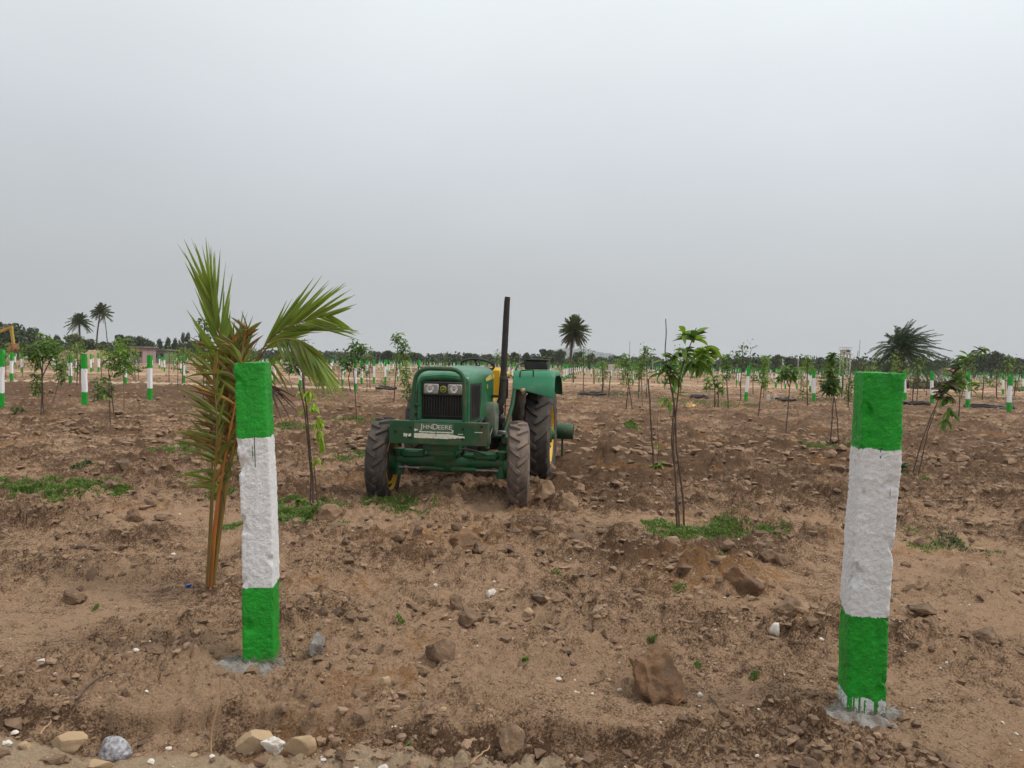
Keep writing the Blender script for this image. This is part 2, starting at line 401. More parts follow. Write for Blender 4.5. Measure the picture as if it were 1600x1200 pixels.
JD = (.010, .155, .048)
M['green_paint'] = dusty('green_paint', JD, dust=(.15, .14, .09), rough=.33, amt=(.52, .9))
M['green_hood'] = dusty('green_hood_paint', (.011, .15, .055), dust=(.13, .21, .13), rough=.30, amt=(.5, .95), scale=4)
M['green_old'] = dusty('green_worn_paint', (.010, .080, .027), dust=(.13, .09, .05), rough=.5, amt=(.50, .72), scale=5, chips=(.14, .07, .035))
M['green_axle'] = dusty('green_axle_paint', (.010, .115, .040), dust=(.11, .085, .05), rough=.45, amt=(.48, .75), scale=7)
M['fender'] = dusty('fender_paint', (.018, .21, .09), dust=(.12, .20, .12), rough=.45, amt=(.5, .9), scale=5)
M['rubber'] = dusty('rubber', (.028, .026, .026), dust=(.15, .115, .09), rough=.8, amt=(.34, .80), scale=5)
M['rubber_dusty'] = dusty('rubber_dusty', (.045, .038, .035), dust=(.21, .155, .12), rough=.85, amt=(.28, .62), scale=5)
M['rim'] = dusty('rim_paint', (.80, .47, .010), dust=(.26, .17, .08), rough=.45, amt=(.56, .80), scale=6)
M['engine'] = dusty('engine_metal', (.020, .022, .022), dust=(.08, .062, .045), rough=.55, amt=(.45, .8), scale=8)
M['black'] = dusty('black_paint', (.012, .012, .013), dust=(.06, .052, .045), rough=.4, amt=(.45, .9), scale=6)
M['exhaust'] = dusty('exhaust_metal', (.014, .013, .013), dust=(.05, .035, .028), rough=.6, amt=(.4, .7), scale=10)
M['filter'] = dusty('filter_housing', (.055, .10, .062), dust=(.20, .185, .14), rough=.6, amt=(.4, .7), scale=9)
M['yellow'] = dusty('yellow_vinyl', (.72, .42, .008), dust=(.3, .2, .08), rough=.45, amt=(.62, .9), scale=8)
M['decal'] = mat('decal_yellow', (.60, .48, .10), (.45, .38, .12), 30, .5)
M['old_white'] = mat('worn_white_paint', (.72, .72, .60), (.50, .53, .42), 30, .7, a=.4, b=.75)
M['letter'] = mat('letter_paint', (.60, .64, .56), (.38, .45, .36), 60, .6)
M['plate_grey'] = mat('letter_plate', (.06, .125, .07), (.10, .13, .085), 25, .6)
M['metal'] = mat('dull_metal', (.35, .34, .33), (.16, .14, .13), 20, .45, metal=.6)
M['lens'] = mat('headlight_lens', (.36, .35, .32), (.22, .21, .195), 12, .15)
M['reflector'] = mat('reflector', (.75, .75, .74), (.5, .5, .5), 20, .2, metal=.7)
M['badge'] = mat('badge_yellow', (.45, .45, .03), None, 20, .4)

# ---- mesh builder
class MB:
    def __init__(s): s.v = []; s.f = []
    def add(s, vs, fs):
        o = len(s.v); s.v += [tuple(v) for v in vs]; s.f += [tuple(i+o for i in f) for f in fs]; return s
    def box(s, x0, x1, y0, y1, z0, z1, mtx=None, bev=0):
        if bev:
            b = min(bev, (x1-x0)/2.01, (y1-y0)/2.01, (z1-z0)/2.01)
            vs = []; 
            for (zz, k) in ((z0, b), (z0+b, 0), (z1-b, 0), (z1, b)):
                for (x, y) in ((x0+b, y0+k), (x1-b, y0+k), (x1-k, y0+b), (x1-k, y1-b), (x1-b, y1-k), (x0+b, y1-k), (x0+k, y1-b), (x0+k, y0+b)):
                    vs.append(Vector((x, y, zz)))
            fs = [tuple(range(7, -1, -1)), tuple(range(24, 32))]
            for r in range(3):
                for i in range(8):
                    j = (i+1) % 8; fs.append((r*8+i, r*8+j, r*8+8+j, r*8+8+i))
        else:
            vs = [Vector((x, y, z)) for z in (z0, z1) for x, y in ((x0, y0), (x1, y0), (x1, y1), (x0, y1))]
            fs = [(3, 2, 1, 0), (4, 5, 6, 7), (0, 1, 5, 4), (1, 2, 6, 5), (2, 3, 7, 6), (3, 0, 4, 7)]
        if mtx: vs = [mtx @ v for v in vs]
        return s.add(vs, fs)
    def tube(s, pts, rad, n=8, cap=True):
        pts = [Vector(p) for p in pts]
        if not hasattr(rad, '__len__'): rad = [rad]*len(pts)
        vs = []; ref = None
        for i, p in enumerate(pts):
            t = (pts[min(i+1, len(pts)-1)]-pts[max(i-1, 0)]).normalized()
            if ref is None: ref = t.orthogonal().normalized()
            ref = (ref-t*ref.dot(t)).normalized(); b = t.cross(ref)
            for k in range(n):
                a = 2*math.pi*k/n
                vs.append(p+(ref*math.cos(a)+b*math.sin(a))*rad[i])
        fs = []
        for i in range(len(pts)-1):
            for k in range(n):
                j = (k+1) % n; fs.append((i*n+k, i*n+j, i*n+n+j, i*n+n+k))
        if cap: fs += [tuple(range(n-1, -1, -1)), tuple(range((len(pts)-1)*n, len(pts)*n))]
        return s.add(vs, fs)
    def lathe(s, prof, axis='x', n=32, c=(0, 0, 0), closed=False):
        """prof: (along, radius) pairs"""
        vs = []; c = Vector(c)
        for (u, r) in prof:
            for k in range(n):
                a = 2*math.pi*k/n; ca, sa = math.cos(a)*r, math.sin(a)*r
                vs.append(c+{'x': Vector((u, ca, sa)), 'y': Vector((ca, u, -sa)), 'z': Vector((ca, sa, u))}[axis])
        fs = []; m = len(prof)
        for i in range(m if closed else m-1):
            i2 = (i+1) % m
            for k in range(n):
                j = (k+1) % n; fs.append((i*n+k, i*n+j, i2*n+j, i2*n+k))
        if not closed:
            if prof[0][1] > 1e-6: fs.append(tuple(range(n-1, -1, -1)))
            if prof[-1][1] > 1e-6: fs.append(tuple(range((m-1)*n, m*n)))
        return s.add(vs, fs)
    def build(s, name, m, parent=None, off=(0, 0, 0), smooth=True, angle=40):
        off = Vector(off)
        me = bpy.data.meshes.new(name)
        me.from_pydata([(v[0]-off.x, v[1]-off.y, v[2]-off.z) for v in s.v], [], s.f)
        me.materials.append(m)
        if smooth:
            me.shade_smooth()
            try: me.set_sharp_from_angle(angle=math.radians(angle))
            except Exception: pass
        me.update()
        o = bpy.data.objects.new(name, me); COL.objects.link(o)
        if parent is not None: o.parent = parent
        else: o.location = off
        return o
def bez(pts, n):
    """smooth curve through points"""
    P_ = [pts[0]]+list(pts)+[pts[-1]]; out = []
    for i in range(1, len(P_)-2):
        for s in range(n):
            t = s/n
            out.append(.5*((2*P_[i])+(P_[i+1]-P_[i-1])*t+(2*P_[i-1]-5*P_[i]+4*P_[i+1]-P_[i+2])*t*t+(3*P_[i]-P_[i-1]-3*P_[i+1]+P_[i+2])*t**3))
    out.append(Vector(pts[-1])); return out
def tag(o, label=None, cat=None, group=None, kind=None):
    if label: o['label'] = label
    if cat: o['category'] = cat
    if group: o['group'] = group
    if kind: o['kind'] = kind
    return o
def thing(name, label, cat, loc, group=None, rz=0):
    o = bpy.data.objects.new(name, None); COL.objects.link(o)
    o.location = loc; o.rotation_euler = (0, 0, rz); o.empty_display_size = .2
    return tag(o, label, cat, group)
def inst(me, name, parent=None, mtx=None):
    o = bpy.data.objects.new(name, me); COL.objects.link(o)
    if parent is not None: o.parent = parent
    if mtx is not None: o.matrix_local = mtx
    return o
def dup(root, loc, label=None, rz=0, sc=1.0):
    r = root.copy(); COL.objects.link(r); r.location = loc; r.rotation_euler = (0, 0, rz); r.scale = (sc, sc, sc)
    if label: r['label'] = label
    for ch in list(root.children):
        c = ch.copy(); COL.objects.link(c); c.parent = r
    return r
def np_mesh(name, V, F, m, attr=None, smooth=True):
    me = bpy.data.meshes.new(name)
    k = F.shape[1]
    me.vertices.add(len(V)); me.vertices.foreach_set('co', V.astype(np.float32).ravel())
    me.loops.add(F.size); me.loops.foreach_set('vertex_index', F.astype(np.int32).ravel())
    me.polygons.add(len(F)); me.polygons.foreach_set('loop_start', np.arange(0, F.size, k, dtype=np.int32))
    me.polygons.foreach_set('use_smooth', np.full(len(F), smooth))
    me.materials.append(m)
    me.update(calc_edges=True)
    if attr is not None:
        a = me.attributes.new('soil', 'FLOAT_COLOR', 'POINT'); a.data.foreach_set('color', attr.astype(np.float32).ravel())
    o = bpy.data.objects.new(name, me); COL.objects.link(o)
    return o

# ------------------------------------------------------------------ ground
V = np.stack([Xg.ravel(), Yg.ravel(), Zg], 1)
nr = len(ys)
idx = np.arange(nr*NC).reshape(nr, NC)
F = np.stack([idx[:-1, :-1].ravel(), idx[:-1, 1:].ravel(), idx[1:, 1:].ravel(), idx[1:, :-1].ravel()], 1)
g = np_mesh('ground', V, F, M['soil'], np.stack([mo, cl, sa, np.ones_like(mo)], 1))
tag(g, kind='structure')
b = MB(); b.box(-6000, 6000, -300, 5600, -.45, -.35)
tag(b.build('terrain', M['soil'], smooth=False), kind='structure')

# distant hills
hv = []; hf = []
for i in range(41):
    px = 820+i*6.0
    t = max(0, 1-abs(i-11)/ (12 if i < 11 else 22))
    hpx = 26*math.sin(t*math.pi/2)**1.0 if i >= 11 else 26*t**.55
    hpx += 1.0*math.sin(i*.9)+.6*math.sin(i*2.3)
    for j, (dY, k) in enumerate(((0, 0), (220, .55), (420, .85), (600, 1), (1200, 0))):
        Yh = 2900+dY
        p = atY(px, hor(px), Yh)
        z = max(0, hpx)*k*Yh/FPX
        hv.append((p.x, Yh, z-1 if k else -2))
for i in range(40):
    for j in range(4): hf.append((i*5+j, i*5+5+j, i*5+6+j, i*5+1+j))
hb = MB(); hb.add(hv, hf)
tag(hb.build('hills', M['hill']), kind='structure')

# haze
hz = MB(); hz.box(-4600, 4600, -60, 4700, -1.6, 120)
ho = hz.build('haze', M['hill'], smooth=False)
ho.data.materials.clear()
mh = bpy.data.materials.new('haze_air'); mh.use_nodes = True
nn = mh.node_tree.nodes; nn.clear()
o_ = nn.new('ShaderNodeOutputMaterial'); v_ = nn.new('ShaderNodeVolumePrincipled')
v_.inputs['Color'].default_value = (.93, .96, 1, 1); v_.inputs['Density'].default_value = .00018
mh.node_tree.links.new(v_.outputs[0], o_.inputs['Volume'])
ho.data.materials.append(mh)
tag(ho, 'thin pale haze in the air over the whole field', 'haze', kind='stuff')

# ------------------------------------------------------------------ crumbs, clods, stones
def ico(sub=1):
    import bmesh
    bm = bmesh.new(); bmesh.ops.create_icosphere(bm, subdivisions=sub, radius=1.0)
    vs = np.array([v.co[:] for v in bm.verts]); fs = np.array([[v.index for v in f.verts] for f in bm.faces]); bm.free()
    return vs, fs
IV, IF = ico(1)
rs = np.random.RandomState(3)
def crumbs(name, n, y0, y1, s0, s1, m, label, cat, seed, mask=True, flat=.7, pw=2.5):
    rs = np.random.RandomState(seed)
    o = 1804.2/y1+(1804.2/y0-1804.2/y1)*rs.rand(n)**1.1
    y = 1804.2/o; x = (rs.rand(n)*2-1)*.80*(y+.6)
    z = gzs(x, y)
    if mask:
        keep = rs.rand(n) < np.clip(.12+.9*fbm(x*.55+3, y*.75, 21, 3)+.5*sstep(6, 9, y)+.35, .1, 1)
        x, y, z = x[keep], y[keep], z[keep]
    n = len(x)
    s = (s0+(s1-s0)*rs.rand(n)**pw)*np.clip(y/5, .7, 2.2)
    q = IV[None]*(1+.42*(rs.rand(n, len(IV), 1)-.5)*2)+.28*(rs.rand(n, len(IV), 3)-.5)
    sc = s[:, None]*np.stack([.8+.6*rs.rand(n), .7+.5*rs.rand(n), flat*(.6+.5*rs.rand(n))], 1)
    q = q*sc[:, None, :]
    a = rs.rand(n)*6.28; ca, sa2 = np.cos(a)[:, None], np.sin(a)[:, None]
    qx = q[..., 0]*ca-q[..., 1]*sa2; qy = q[..., 0]*sa2+q[..., 1]*ca
    P = np.stack([qx+x[:, None], qy+y[:, None], q[..., 2]+(z+s*.12)[:, None]], 2)
    FF = (IF[None]+(np.arange(n)*len(IV))[:, None, None]).reshape(-1, 3)
    return tag(np_mesh(name, P.reshape(-1, 3), FF, m, smooth=False), label, cat, kind='stuff')
crumbs('soil_crumbs', 13000, 2.5, 16, .004, .034, M['soil_lump'], 'crumbs of brown soil strewn over the ploughed ground', 'soil crumbs', 1)
crumbs('small_clods', 1700, 2.6, 12, .014, .052, M['clod_dark'], 'small brown clods half sunk in the nearer soil', 'soil clods', 6, pw=1.7, flat=.9)
crumbs('dark_soil_crumbs', 6000, 2.5, 18, .004, .034, M['clod_dark'], 'darker crumbs of freshly turned soil', 'soil crumbs', 2)
crumbs('far_soil_clods', 4200, 12, 60, .012, .05, M['clod'], 'soil clods across the distant part of the ploughed field', 'soil clods', 4, pw=1.8)
crumbs('pale_grit', 900, 2.5, 7, .003, .010, M['stone_white'], 'pale grit scattered on the soil', 'grit', 5, mask=False, pw=3)

def stone_mesh(sx, sy, sz, seed, sub=3, ang=.25, rough=.06):
    vs, fs = ico(sub)
    r = np.random.RandomState(seed)
    # cut by random planes, so that it has flat faces
    for _ in range(11):
        nrm = r.randn(3); nrm /= np.linalg.norm(nrm); d = .52+.30*r.rand()
        k = vs@nrm; over = np.maximum(k-d, 0)
        vs = vs-over[:, None]*nrm[None]*(1-ang*.3)
    off = Vector((seed*3.7, seed*1.3, seed*.7))
    nz = np.array([noise.noise(Vector(v)*1.9+off)+.5*noise.noise(Vector(v)*4.5+off)+.30*noise.noise(Vector(v)*10+off)+.18*noise.noise(Vector(v)*22+off) for v in vs])*rough
    vs = vs*(1+nz[:, None]*1.1)
    return MB().add(vs*np.array([sx, sy, sz]), [tuple(int(i) for i in f) for f in fs])
def stone(name, px, py, wpx, hpx, m, label, cat, seed, group=None, sink=.42, deep=.9, rough=None, rz=0, sub=4):
    if rough is None: rough = .17 if 'clod' in name else .07
    p = on(px, py); k = (p.y+.02)/FPX
    sx, sz = wpx*k/2, hpx*k/2
    mb = stone_mesh(sx, max(sx, sz)*deep, sz*1.3, seed, rough=rough, sub=sub)
    o = mb.build(name, m, smooth=True, angle=28)
    o.location = (p.x, p.y+max(sx, sz)*deep*.6, p.z+sz*(1-sink)*.9); o.rotation_euler = (0, 0, rz)
    return tag(o, label, cat, group)
def slab_clod(px, py, tilt, size, m, label, seed):
    p = on(px, py); rr = random.Random(seed); n = 15; w, d, h = size; V = []; F = []
    def pt(x, y, z):
        v = Vector((x*(1-.12*(z > 0)*abs(y)), y, z)); q = v.normalized()*1.15; v = v.lerp(q, .40)
        o = Vector((seed, 0, 0)); k = 1+.34*noise.noise(v*1.2+o)+.17*noise.noise(v*3.1+o)+.08*noise.noise(v*8+o)+.05*noise.noise(v*19+o)
        return Vector((v.x*w*k, v.y*d*k, v.z*h*k))
    for ax in range(3):
        for sg in (-1, 1):
            o = len(V)
            for i in range(n+1):
                for j in range(n+1):
                    a, b_ = i/n*2-1, j/n*2-1; c = [0, 0, 0]; c[ax] = sg; c[(ax+1) % 3] = a*sg; c[(ax+2) % 3] = b_; V.append(pt(*c))
            for i in range(n):
                for j in range(n):
                    k = o+i*(n+1)+j; F.append((k, k+n+1, k+n+2, k+1))
    o = MB().add(V, F).build('clay_clod', m, smooth=True, angle=50)
    o.location = p+Vector((0, d*.5, h*.55)); o.rotation_euler = tilt
    return tag(o, label, 'clod')
slab_clod(1028, 1090, (math.radians(-24), math.radians(-6), math.radians(24)), (.100, .080, .122), M['clod_clay'], 'large orange-brown block of dried clay, biggest clod in the right foreground', 11)
stone('soil_clod', 690, 1032, 64, 42, M['clod_dark'], 'square brown clod lying in the middle foreground', 'clod', 12)
stone('soil_clod', 735, 980, 46, 30, M['clod_dark'], 'flat dark clod behind the square brown clod', 'clod', 13)
stone('soil_clod', 712, 957, 28, 26, M['clod_dark'], 'pointed dark clod behind the flat dark clod', 'clod', 14)
stone('clay_clod', 1165, 912, 66, 48, M['clod_clay'], 'orange earth mound-like clod left of the right painted post', 'clod', 15, rough=.2)
stone('soil_clod', 1200, 868, 32, 22, M['clod_dark'], 'left one of two dark clods above the orange clod', 'clod', 16)
stone('soil_clod', 1226, 876, 30, 20, M['clod_dark'], 'right one of two dark clods above the orange clod', 'clod', 17)
stone('soil_clod', 1247, 962, 60, 32, M['clod'], 'wide flat clod just left of the right painted post', 'clod', 18)
stone('soil_clod', 1450, 965, 42, 20, M['clod_dark'], 'dark low clod right of the right painted post', 'clod', 19)
stone('soil_clod', 205, 817, 30, 20, M['clod_dark'], 'dark rounded clod standing left of the coconut palm stem', 'clod', 20)
stone('soil_clod', 252, 815, 34, 13, M['clod_dark'], 'thin dark clod between the rounded clod and the coconut palm', 'clod', 21)
stone('soil_clod', 160, 808, 28, 13, M['clod'], 'low brown clod left of the dark rounded clod', 'clod', 22)
stone('pale_clod', 513, 818, 42, 28, M['clod'], 'pale brown clod at the foot of the lime-leaved sapling', 'clod', 23)
stone('pale_clod', 462, 822, 24, 12, M['clod'], 'small pale clod left of the lime-leaved sapling', 'clod', 24)
stone('soil_clod', 888, 800, 38, 28, M['clod'], 'brown clod lying right of the front tyre', 'clod', 25)
stone('soil_clod', 850, 783, 40, 32, M['clod'], 'brown clod pushed up against the big rear tyre', 'clod', 26)
stone('soil_clod', 905, 762, 34, 18, M['clod'], 'pale crumbling clod behind the clod at the rear tyre', 'clod', 27)
stone('soil_clod', 720, 858, 60, 34, M['clod_clay'], 'orange clod on top of the dug earth in front of the tractor', 'clod', 28, rough=.2)
stone('soil_clod', 752, 860, 34, 22, M['clod_dark'], 'dark cracked clod right of the orange clod in front of the tractor', 'clod', 29)
stone('soil_clod', 45, 872, 26, 12, M['clod_dark'], 'small dark clod near the left edge of the field', 'clod', 30)
stone('soil_clod', 105, 945, 44, 22, M['clod_dark'], 'broad dark clod in the left foreground', 'clod', 31)
stone('soil_clod', 240, 1030, 34, 20, M['clod_dark'], 'dark clod beside a white pebble left of the left painted post', 'clod', 32)
stone('soil_clod', 620, 855, 24, 16, M['clod_dark'], 'dark clod left of the dug earth in front of the tractor', 'clod', 33)
stone('soil_clod', 870, 948, 28, 16, M['clod_dark'], 'dark oval clod right of the cream stone', 'clod', 34)
stone('soil_clod', 800, 1172, 46, 50, M['clod'], 'rounded lump of soil at the bottom edge', 'clod', 35, rough=.15)
stone('soil_clod', 1330, 800, 26, 15, M['clod'], 'brown clod hard by the left side of the right painted post', 'clod', 36)
stone('soil_clod', 1545, 1005, 50, 22, M['clod_dark'], 'dark clods sunk in the soil at the right edge', 'clod', 37)
stone('concrete_lump', 492, 1030, 30, 36, M['cement'], 'grey-brown lump of old concrete right of the left painted post', 'concrete lump', 38, rough=.15)
stone('tan_stone', 98, 1172, 68, 30, M['stone_tan'], 'tan angular stone left of the grey granite stone', 'stone', 41, deep=.6)
stone('granite_stone', 172, 1186, 58, 38, M['granite'], 'speckled grey granite stone at the bottom left', 'stone', 42, deep=.6)
stone('tan_stone', 396, 1176, 66, 46, M['stone_tan'], 'tall tan stone with a white lump on it at the bottom edge', 'stone', 43, deep=.6)
stone('tan_stone', 466, 1182, 50, 34, M['stone_tan'], 'tan block right of the white lump at the bottom edge', 'stone', 44, deep=.6)
stone('white_stone', 425, 1176, 40, 24, M['stone_white'], 'knobbly white lump between the two tan stones', 'stone', 45, deep=.5, rough=.25)
stone('tan_stone', 148, 1199, 50, 14, M['stone_tan'], 'flat tan stone below the granite stone', 'stone', 46, deep=.5)
stone('tan_stone', 36, 1168, 22, 12, M['stone_tan'], 'small tan stone at the bottom left corner', 'stone', 47)
stone('cream_stone', 828, 953, 20, 15, M['stone_tan'], 'cream coloured stone below the white chips in the middle', 'stone', 48)
stone('cream_stone', 600, 1077, 20, 20, M['stone_tan'], 'cream coloured stone right of the left painted post', 'stone', 49)
stone('cream_stone', 602+10, 1078+12, 9, 8, M['stone_tan'], 'small yellowish pebble beside the cream stone', 'pebble', 50)
stone('white_stone', 1213, 1000, 16, 26, M['stone_white'], 'upright white stone left of the right painted post', 'stone', 51)
stone('white_stone', 768, 930, 20, 18, M['stone_white'], 'biggest of the white chips in the middle foreground', 'stone', 52)
peb = [(785, 923, 14, 8), (772, 911, 12, 6), (1286, 1003, 16, 8), (1094, 1090, 13, 12), (692, 1112, 18, 9), (62, 1042, 16, 9), (85, 1058, 9, 9),
       (210, 1025, 14, 9), (86, 1088, 10, 8), (228, 1126, 10, 7), (535, 1067, 8, 10), (872, 1063, 13, 8), (952, 1065, 11, 8), (968, 1080, 11, 8),
       (1104, 1117, 9, 8), (130, 877, 14, 6), (178, 884, 9, 7), (270, 872, 9, 5), (340, 868, 6, 7), (680, 918, 10, 9), (773, 832, 8, 6), (1092, 870, 9, 5),
       (1568, 1132, 8, 8), (1590, 1150, 8, 8), (1578, 1166, 9, 7), (1480, 1035, 7, 8), (1183, 1183, 12, 9), (1195, 1115, 8, 8), (767, 1125, 9, 9), (925, 1088, 8, 7),
       (600, 1195, 24, 12), (262, 1170, 12, 8), (300, 1180, 22, 8), (235, 1192, 18, 10), (20, 1150, 16, 8), (8, 1160, 20, 12), (70, 1190, 12, 6), (330, 1190, 12, 7), (555, 1194, 14, 8), (505, 1190, 12, 7)]
for i, (px, py, w, h) in enumerate(peb):
    stone('white_pebble', px, py, w*.85, h*.7, M['stone_white'] if i % 4 else M['stone_tan'], 'small whitish pebble lying on the bare soil', 'pebble', 60+i, 'whitish pebbles in the foreground', sub=2, rough=.2)

# ------------------------------------------------------------------ painted stone posts
def post_body(base, top, w, yaw, seed, m, name, parent, nz=230, side=28, rough=.008, wt=None, d=None):
    H = (top-base).length; d = d or w; wt = wt or w
    dirv = (top-base).normalized()
    per = []
    for s_ in range(4):
        for k in range(side):
            t = k/side*2-1
            if s_ == 0: per.append((t, -1))
            elif s_ == 1: per.append((1, t))
            elif s_ == 2: per.append((-t, 1))
            else: per.append((-1, -t))
    per = np.array(per); n = len(per); up_ = np.arange(n)/side*1.0
    r = np.abs(per[:, 0])**22+np.abs(per[:, 1])**22; per = per/r[:, None]**(1/22)
    zs = list(np.linspace(-.12/H, 1, nz))+[1.0]*5
    P = []
    for i, t in enumerate(zs):
        inset = 1.0
        if i >= nz: inset = 1-(i-nz+1)/5.0*.995
        ww = (w+(wt-w)*max(t, 0))/2; dd = d/2*(ww*2/w)
        zz = t*H
        x = per[:, 0]*ww; y = per[:, 1]*dd
        ang = np.arctan2(per[:, 1], per[:, 0])
        nz1 = fbm(ang*1.2+seed, np.full(n, zz*3.2), seed, 2)*rough*.28
        pu = np.where(up_ > 2, 4-up_, up_)*w; zf = np.full(n, zz)
        nz2 = (fbm(pu*20+seed*3, zf*20, seed+1, 2, .6)*.17+fbm(pu*62+seed*3, zf*62, seed+7, 3, .65)*.24)*rough
        chip = -np.clip(fbm(x*9+seed, np.full(n, zz*7)+y*9, seed+2, 3)-.42, 0, 1)*rough*5*(np.abs(per[:, 0]*per[:, 1])**2+.15)
        bow = .006*math.sin(zz*4+seed)
        k = 1+(nz1+nz2+chip)/ww
        zt = zz+(nz2*.7 if i >= nz-1 else 0)-(.006*(inset < .9) * 0)
        if i >= nz: zt = H+fbm(x*inset*12+seed, y*inset*12, seed+3, 2)*.007+.006*(1-inset)
        P.append(np.stack([x*k*inset+bow, y*k*inset, zt if hasattr(zt, '__len__') else np.full(n, zt)], 1))
    P = np.concatenate(P); L = len(zs)
    F = [(i*n+k, i*n+(k+1) % n, (i+1)*n+(k+1) % n, (i+1)*n+k) for i in range(L-1) for k in range(n)]
    mb = MB().add(P, F); mb.f.append(tuple(range((L-1)*n, L*n)))
    o = mb.build(name, m, parent, smooth=True, angle=75)
    q = Vector((0, 0, 1)).rotation_difference(dirv)
    o.rotation_euler = (q.to_matrix() @ Matrix.Rotation(yaw, 3, 'Z')).to_euler()
    return o
def splat(center, rx, ry, h, seed, m, name, parent=None, off=None, lobes=.40, n=90):
    """thin irregular sheet of spilt cement lying on the soil"""
    mb = MB(); vs = []; fs = []; rings = 26
    for i in range(rings+1):
        t = i/rings
        for k in range(n):
            a = 2*math.pi*k/n
            e = 1+lobes*float(fbm(np.array([math.cos(a)*1.6+seed]), np.array([math.sin(a)*1.6]), seed, 3)[0])
            vs.append((center.x+math.cos(a)*rx*e*t, center.y+math.sin(a)*ry*e*t))
    xs = np.array(vs); z = gzs(xs[:, 0], xs[:, 1])
    tt = np.repeat(np.arange(rings+1)/rings, n); tt = np.clip(tt+.22*fbm(xs[:, 0]*14, xs[:, 1]*14, seed+8, 3)*tt, 0, 1)
    zz = z*.5+center.z*.5+h*(1-tt**2.2)*(.6+.9*np.abs(fbm(xs[:, 0]*9, xs[:, 1]*9, seed, 3)))+.010*(1-tt)+.030*np.abs(fbm(xs[:, 0]*17, xs[:, 1]*17, seed+4, 4, .62))*(1-tt*.5)-.010*tt**4
    zz = np.where(tt > .7, zz*(1-(tt-.7)/.3)+(z-.01)*((tt-.7)/.3), zz)
    V = np.stack([xs[:, 0], xs[:, 1], zz], 1)
    for i in range(rings):
        for k in range(n):
            fs.append((i*n+k, (i+1)*n+k, (i+1)*n+(k+1) % n, i*n+(k+1) % n))
    return MB().add(V, fs).build(name, m, parent, off if off is not None else (0, 0, 0))

def near_post(bx, by, tx, ty, w, yaw, seed, m, label, spl, wt=None, d=None, rough=.008):
    b0 = on(bx, by); top = atY(tx, ty, b0.y)
    t = thing('painted_post', label, 'post', b0, 'green and white painted stone posts')
    post_body(b0, top, w, yaw, seed, m, 'stone_shaft', t, wt=wt, d=d, rough=rough)
    cx, cy, rx, ry = spl
    c = on(cx, cy)
    splat(Vector((c.x, c.y, b0.z)), rx, ry, .012, seed, M['cement'], 'cement_footing', t, b0)
    return t
near_post(411, 1033, 397, 567, .152, math.radians(6), 5, M['post_left'],
          'rough green, white and green stone post beside the young coconut palm, nearest on the left', (392, 1040, .215, .10), wt=.150, d=.155)
near_post(1344, 1108, 1372, 583, .168, math.radians(-11), 9, M['post_right'],
          'rough green, white and green stone post with paint runs at its foot, nearest right', (1343, 1115, .205, .115), wt=.172, d=.17, rough=.011)

far_meshes = []
for k in range(5):
    t = post_body(Vector((0, 0, 0)), Vector((0, 0, 1.53)), .122, 0, 100+k, M['post'], 'post_shaft', None, nz=14, side=3, rough=.006)
    far_meshes.append(t.data); bpy.data.objects.remove(t)
G_POST = 'green and white painted stone posts'
taken = []
def mid_post(px, py, label, top=None, shared=False):
    p = at(px, py); p.z = gz(p.x, p.y)-.02
    if py - hor(px) < 12: p.z = -.02
    tp = atY(top[0], top[1], p.y) if top else None
    o = bpy.data.objects.new('painted_post', far_meshes[R.randrange(5)]); COL.objects.link(o)
    o.location = p
    if tp: 
        q = Vector((0, 0, 1)).rotation_difference((tp-p).normalized()); o.rotation_euler = (q.to_matrix() @ Matrix.Rotation(R.uniform(-.12, .12), 3, 'Z')).to_euler()
        o.scale = (1, 1, (tp-p).length/1.53)
    else:
        o.rotation_euler = (R.uniform(-.02, .02), R.uniform(-.02, .02), R.uniform(-.3, .3))
    taken.append((p.x, p.y))
    return tag(o, label, 'post', G_POST)
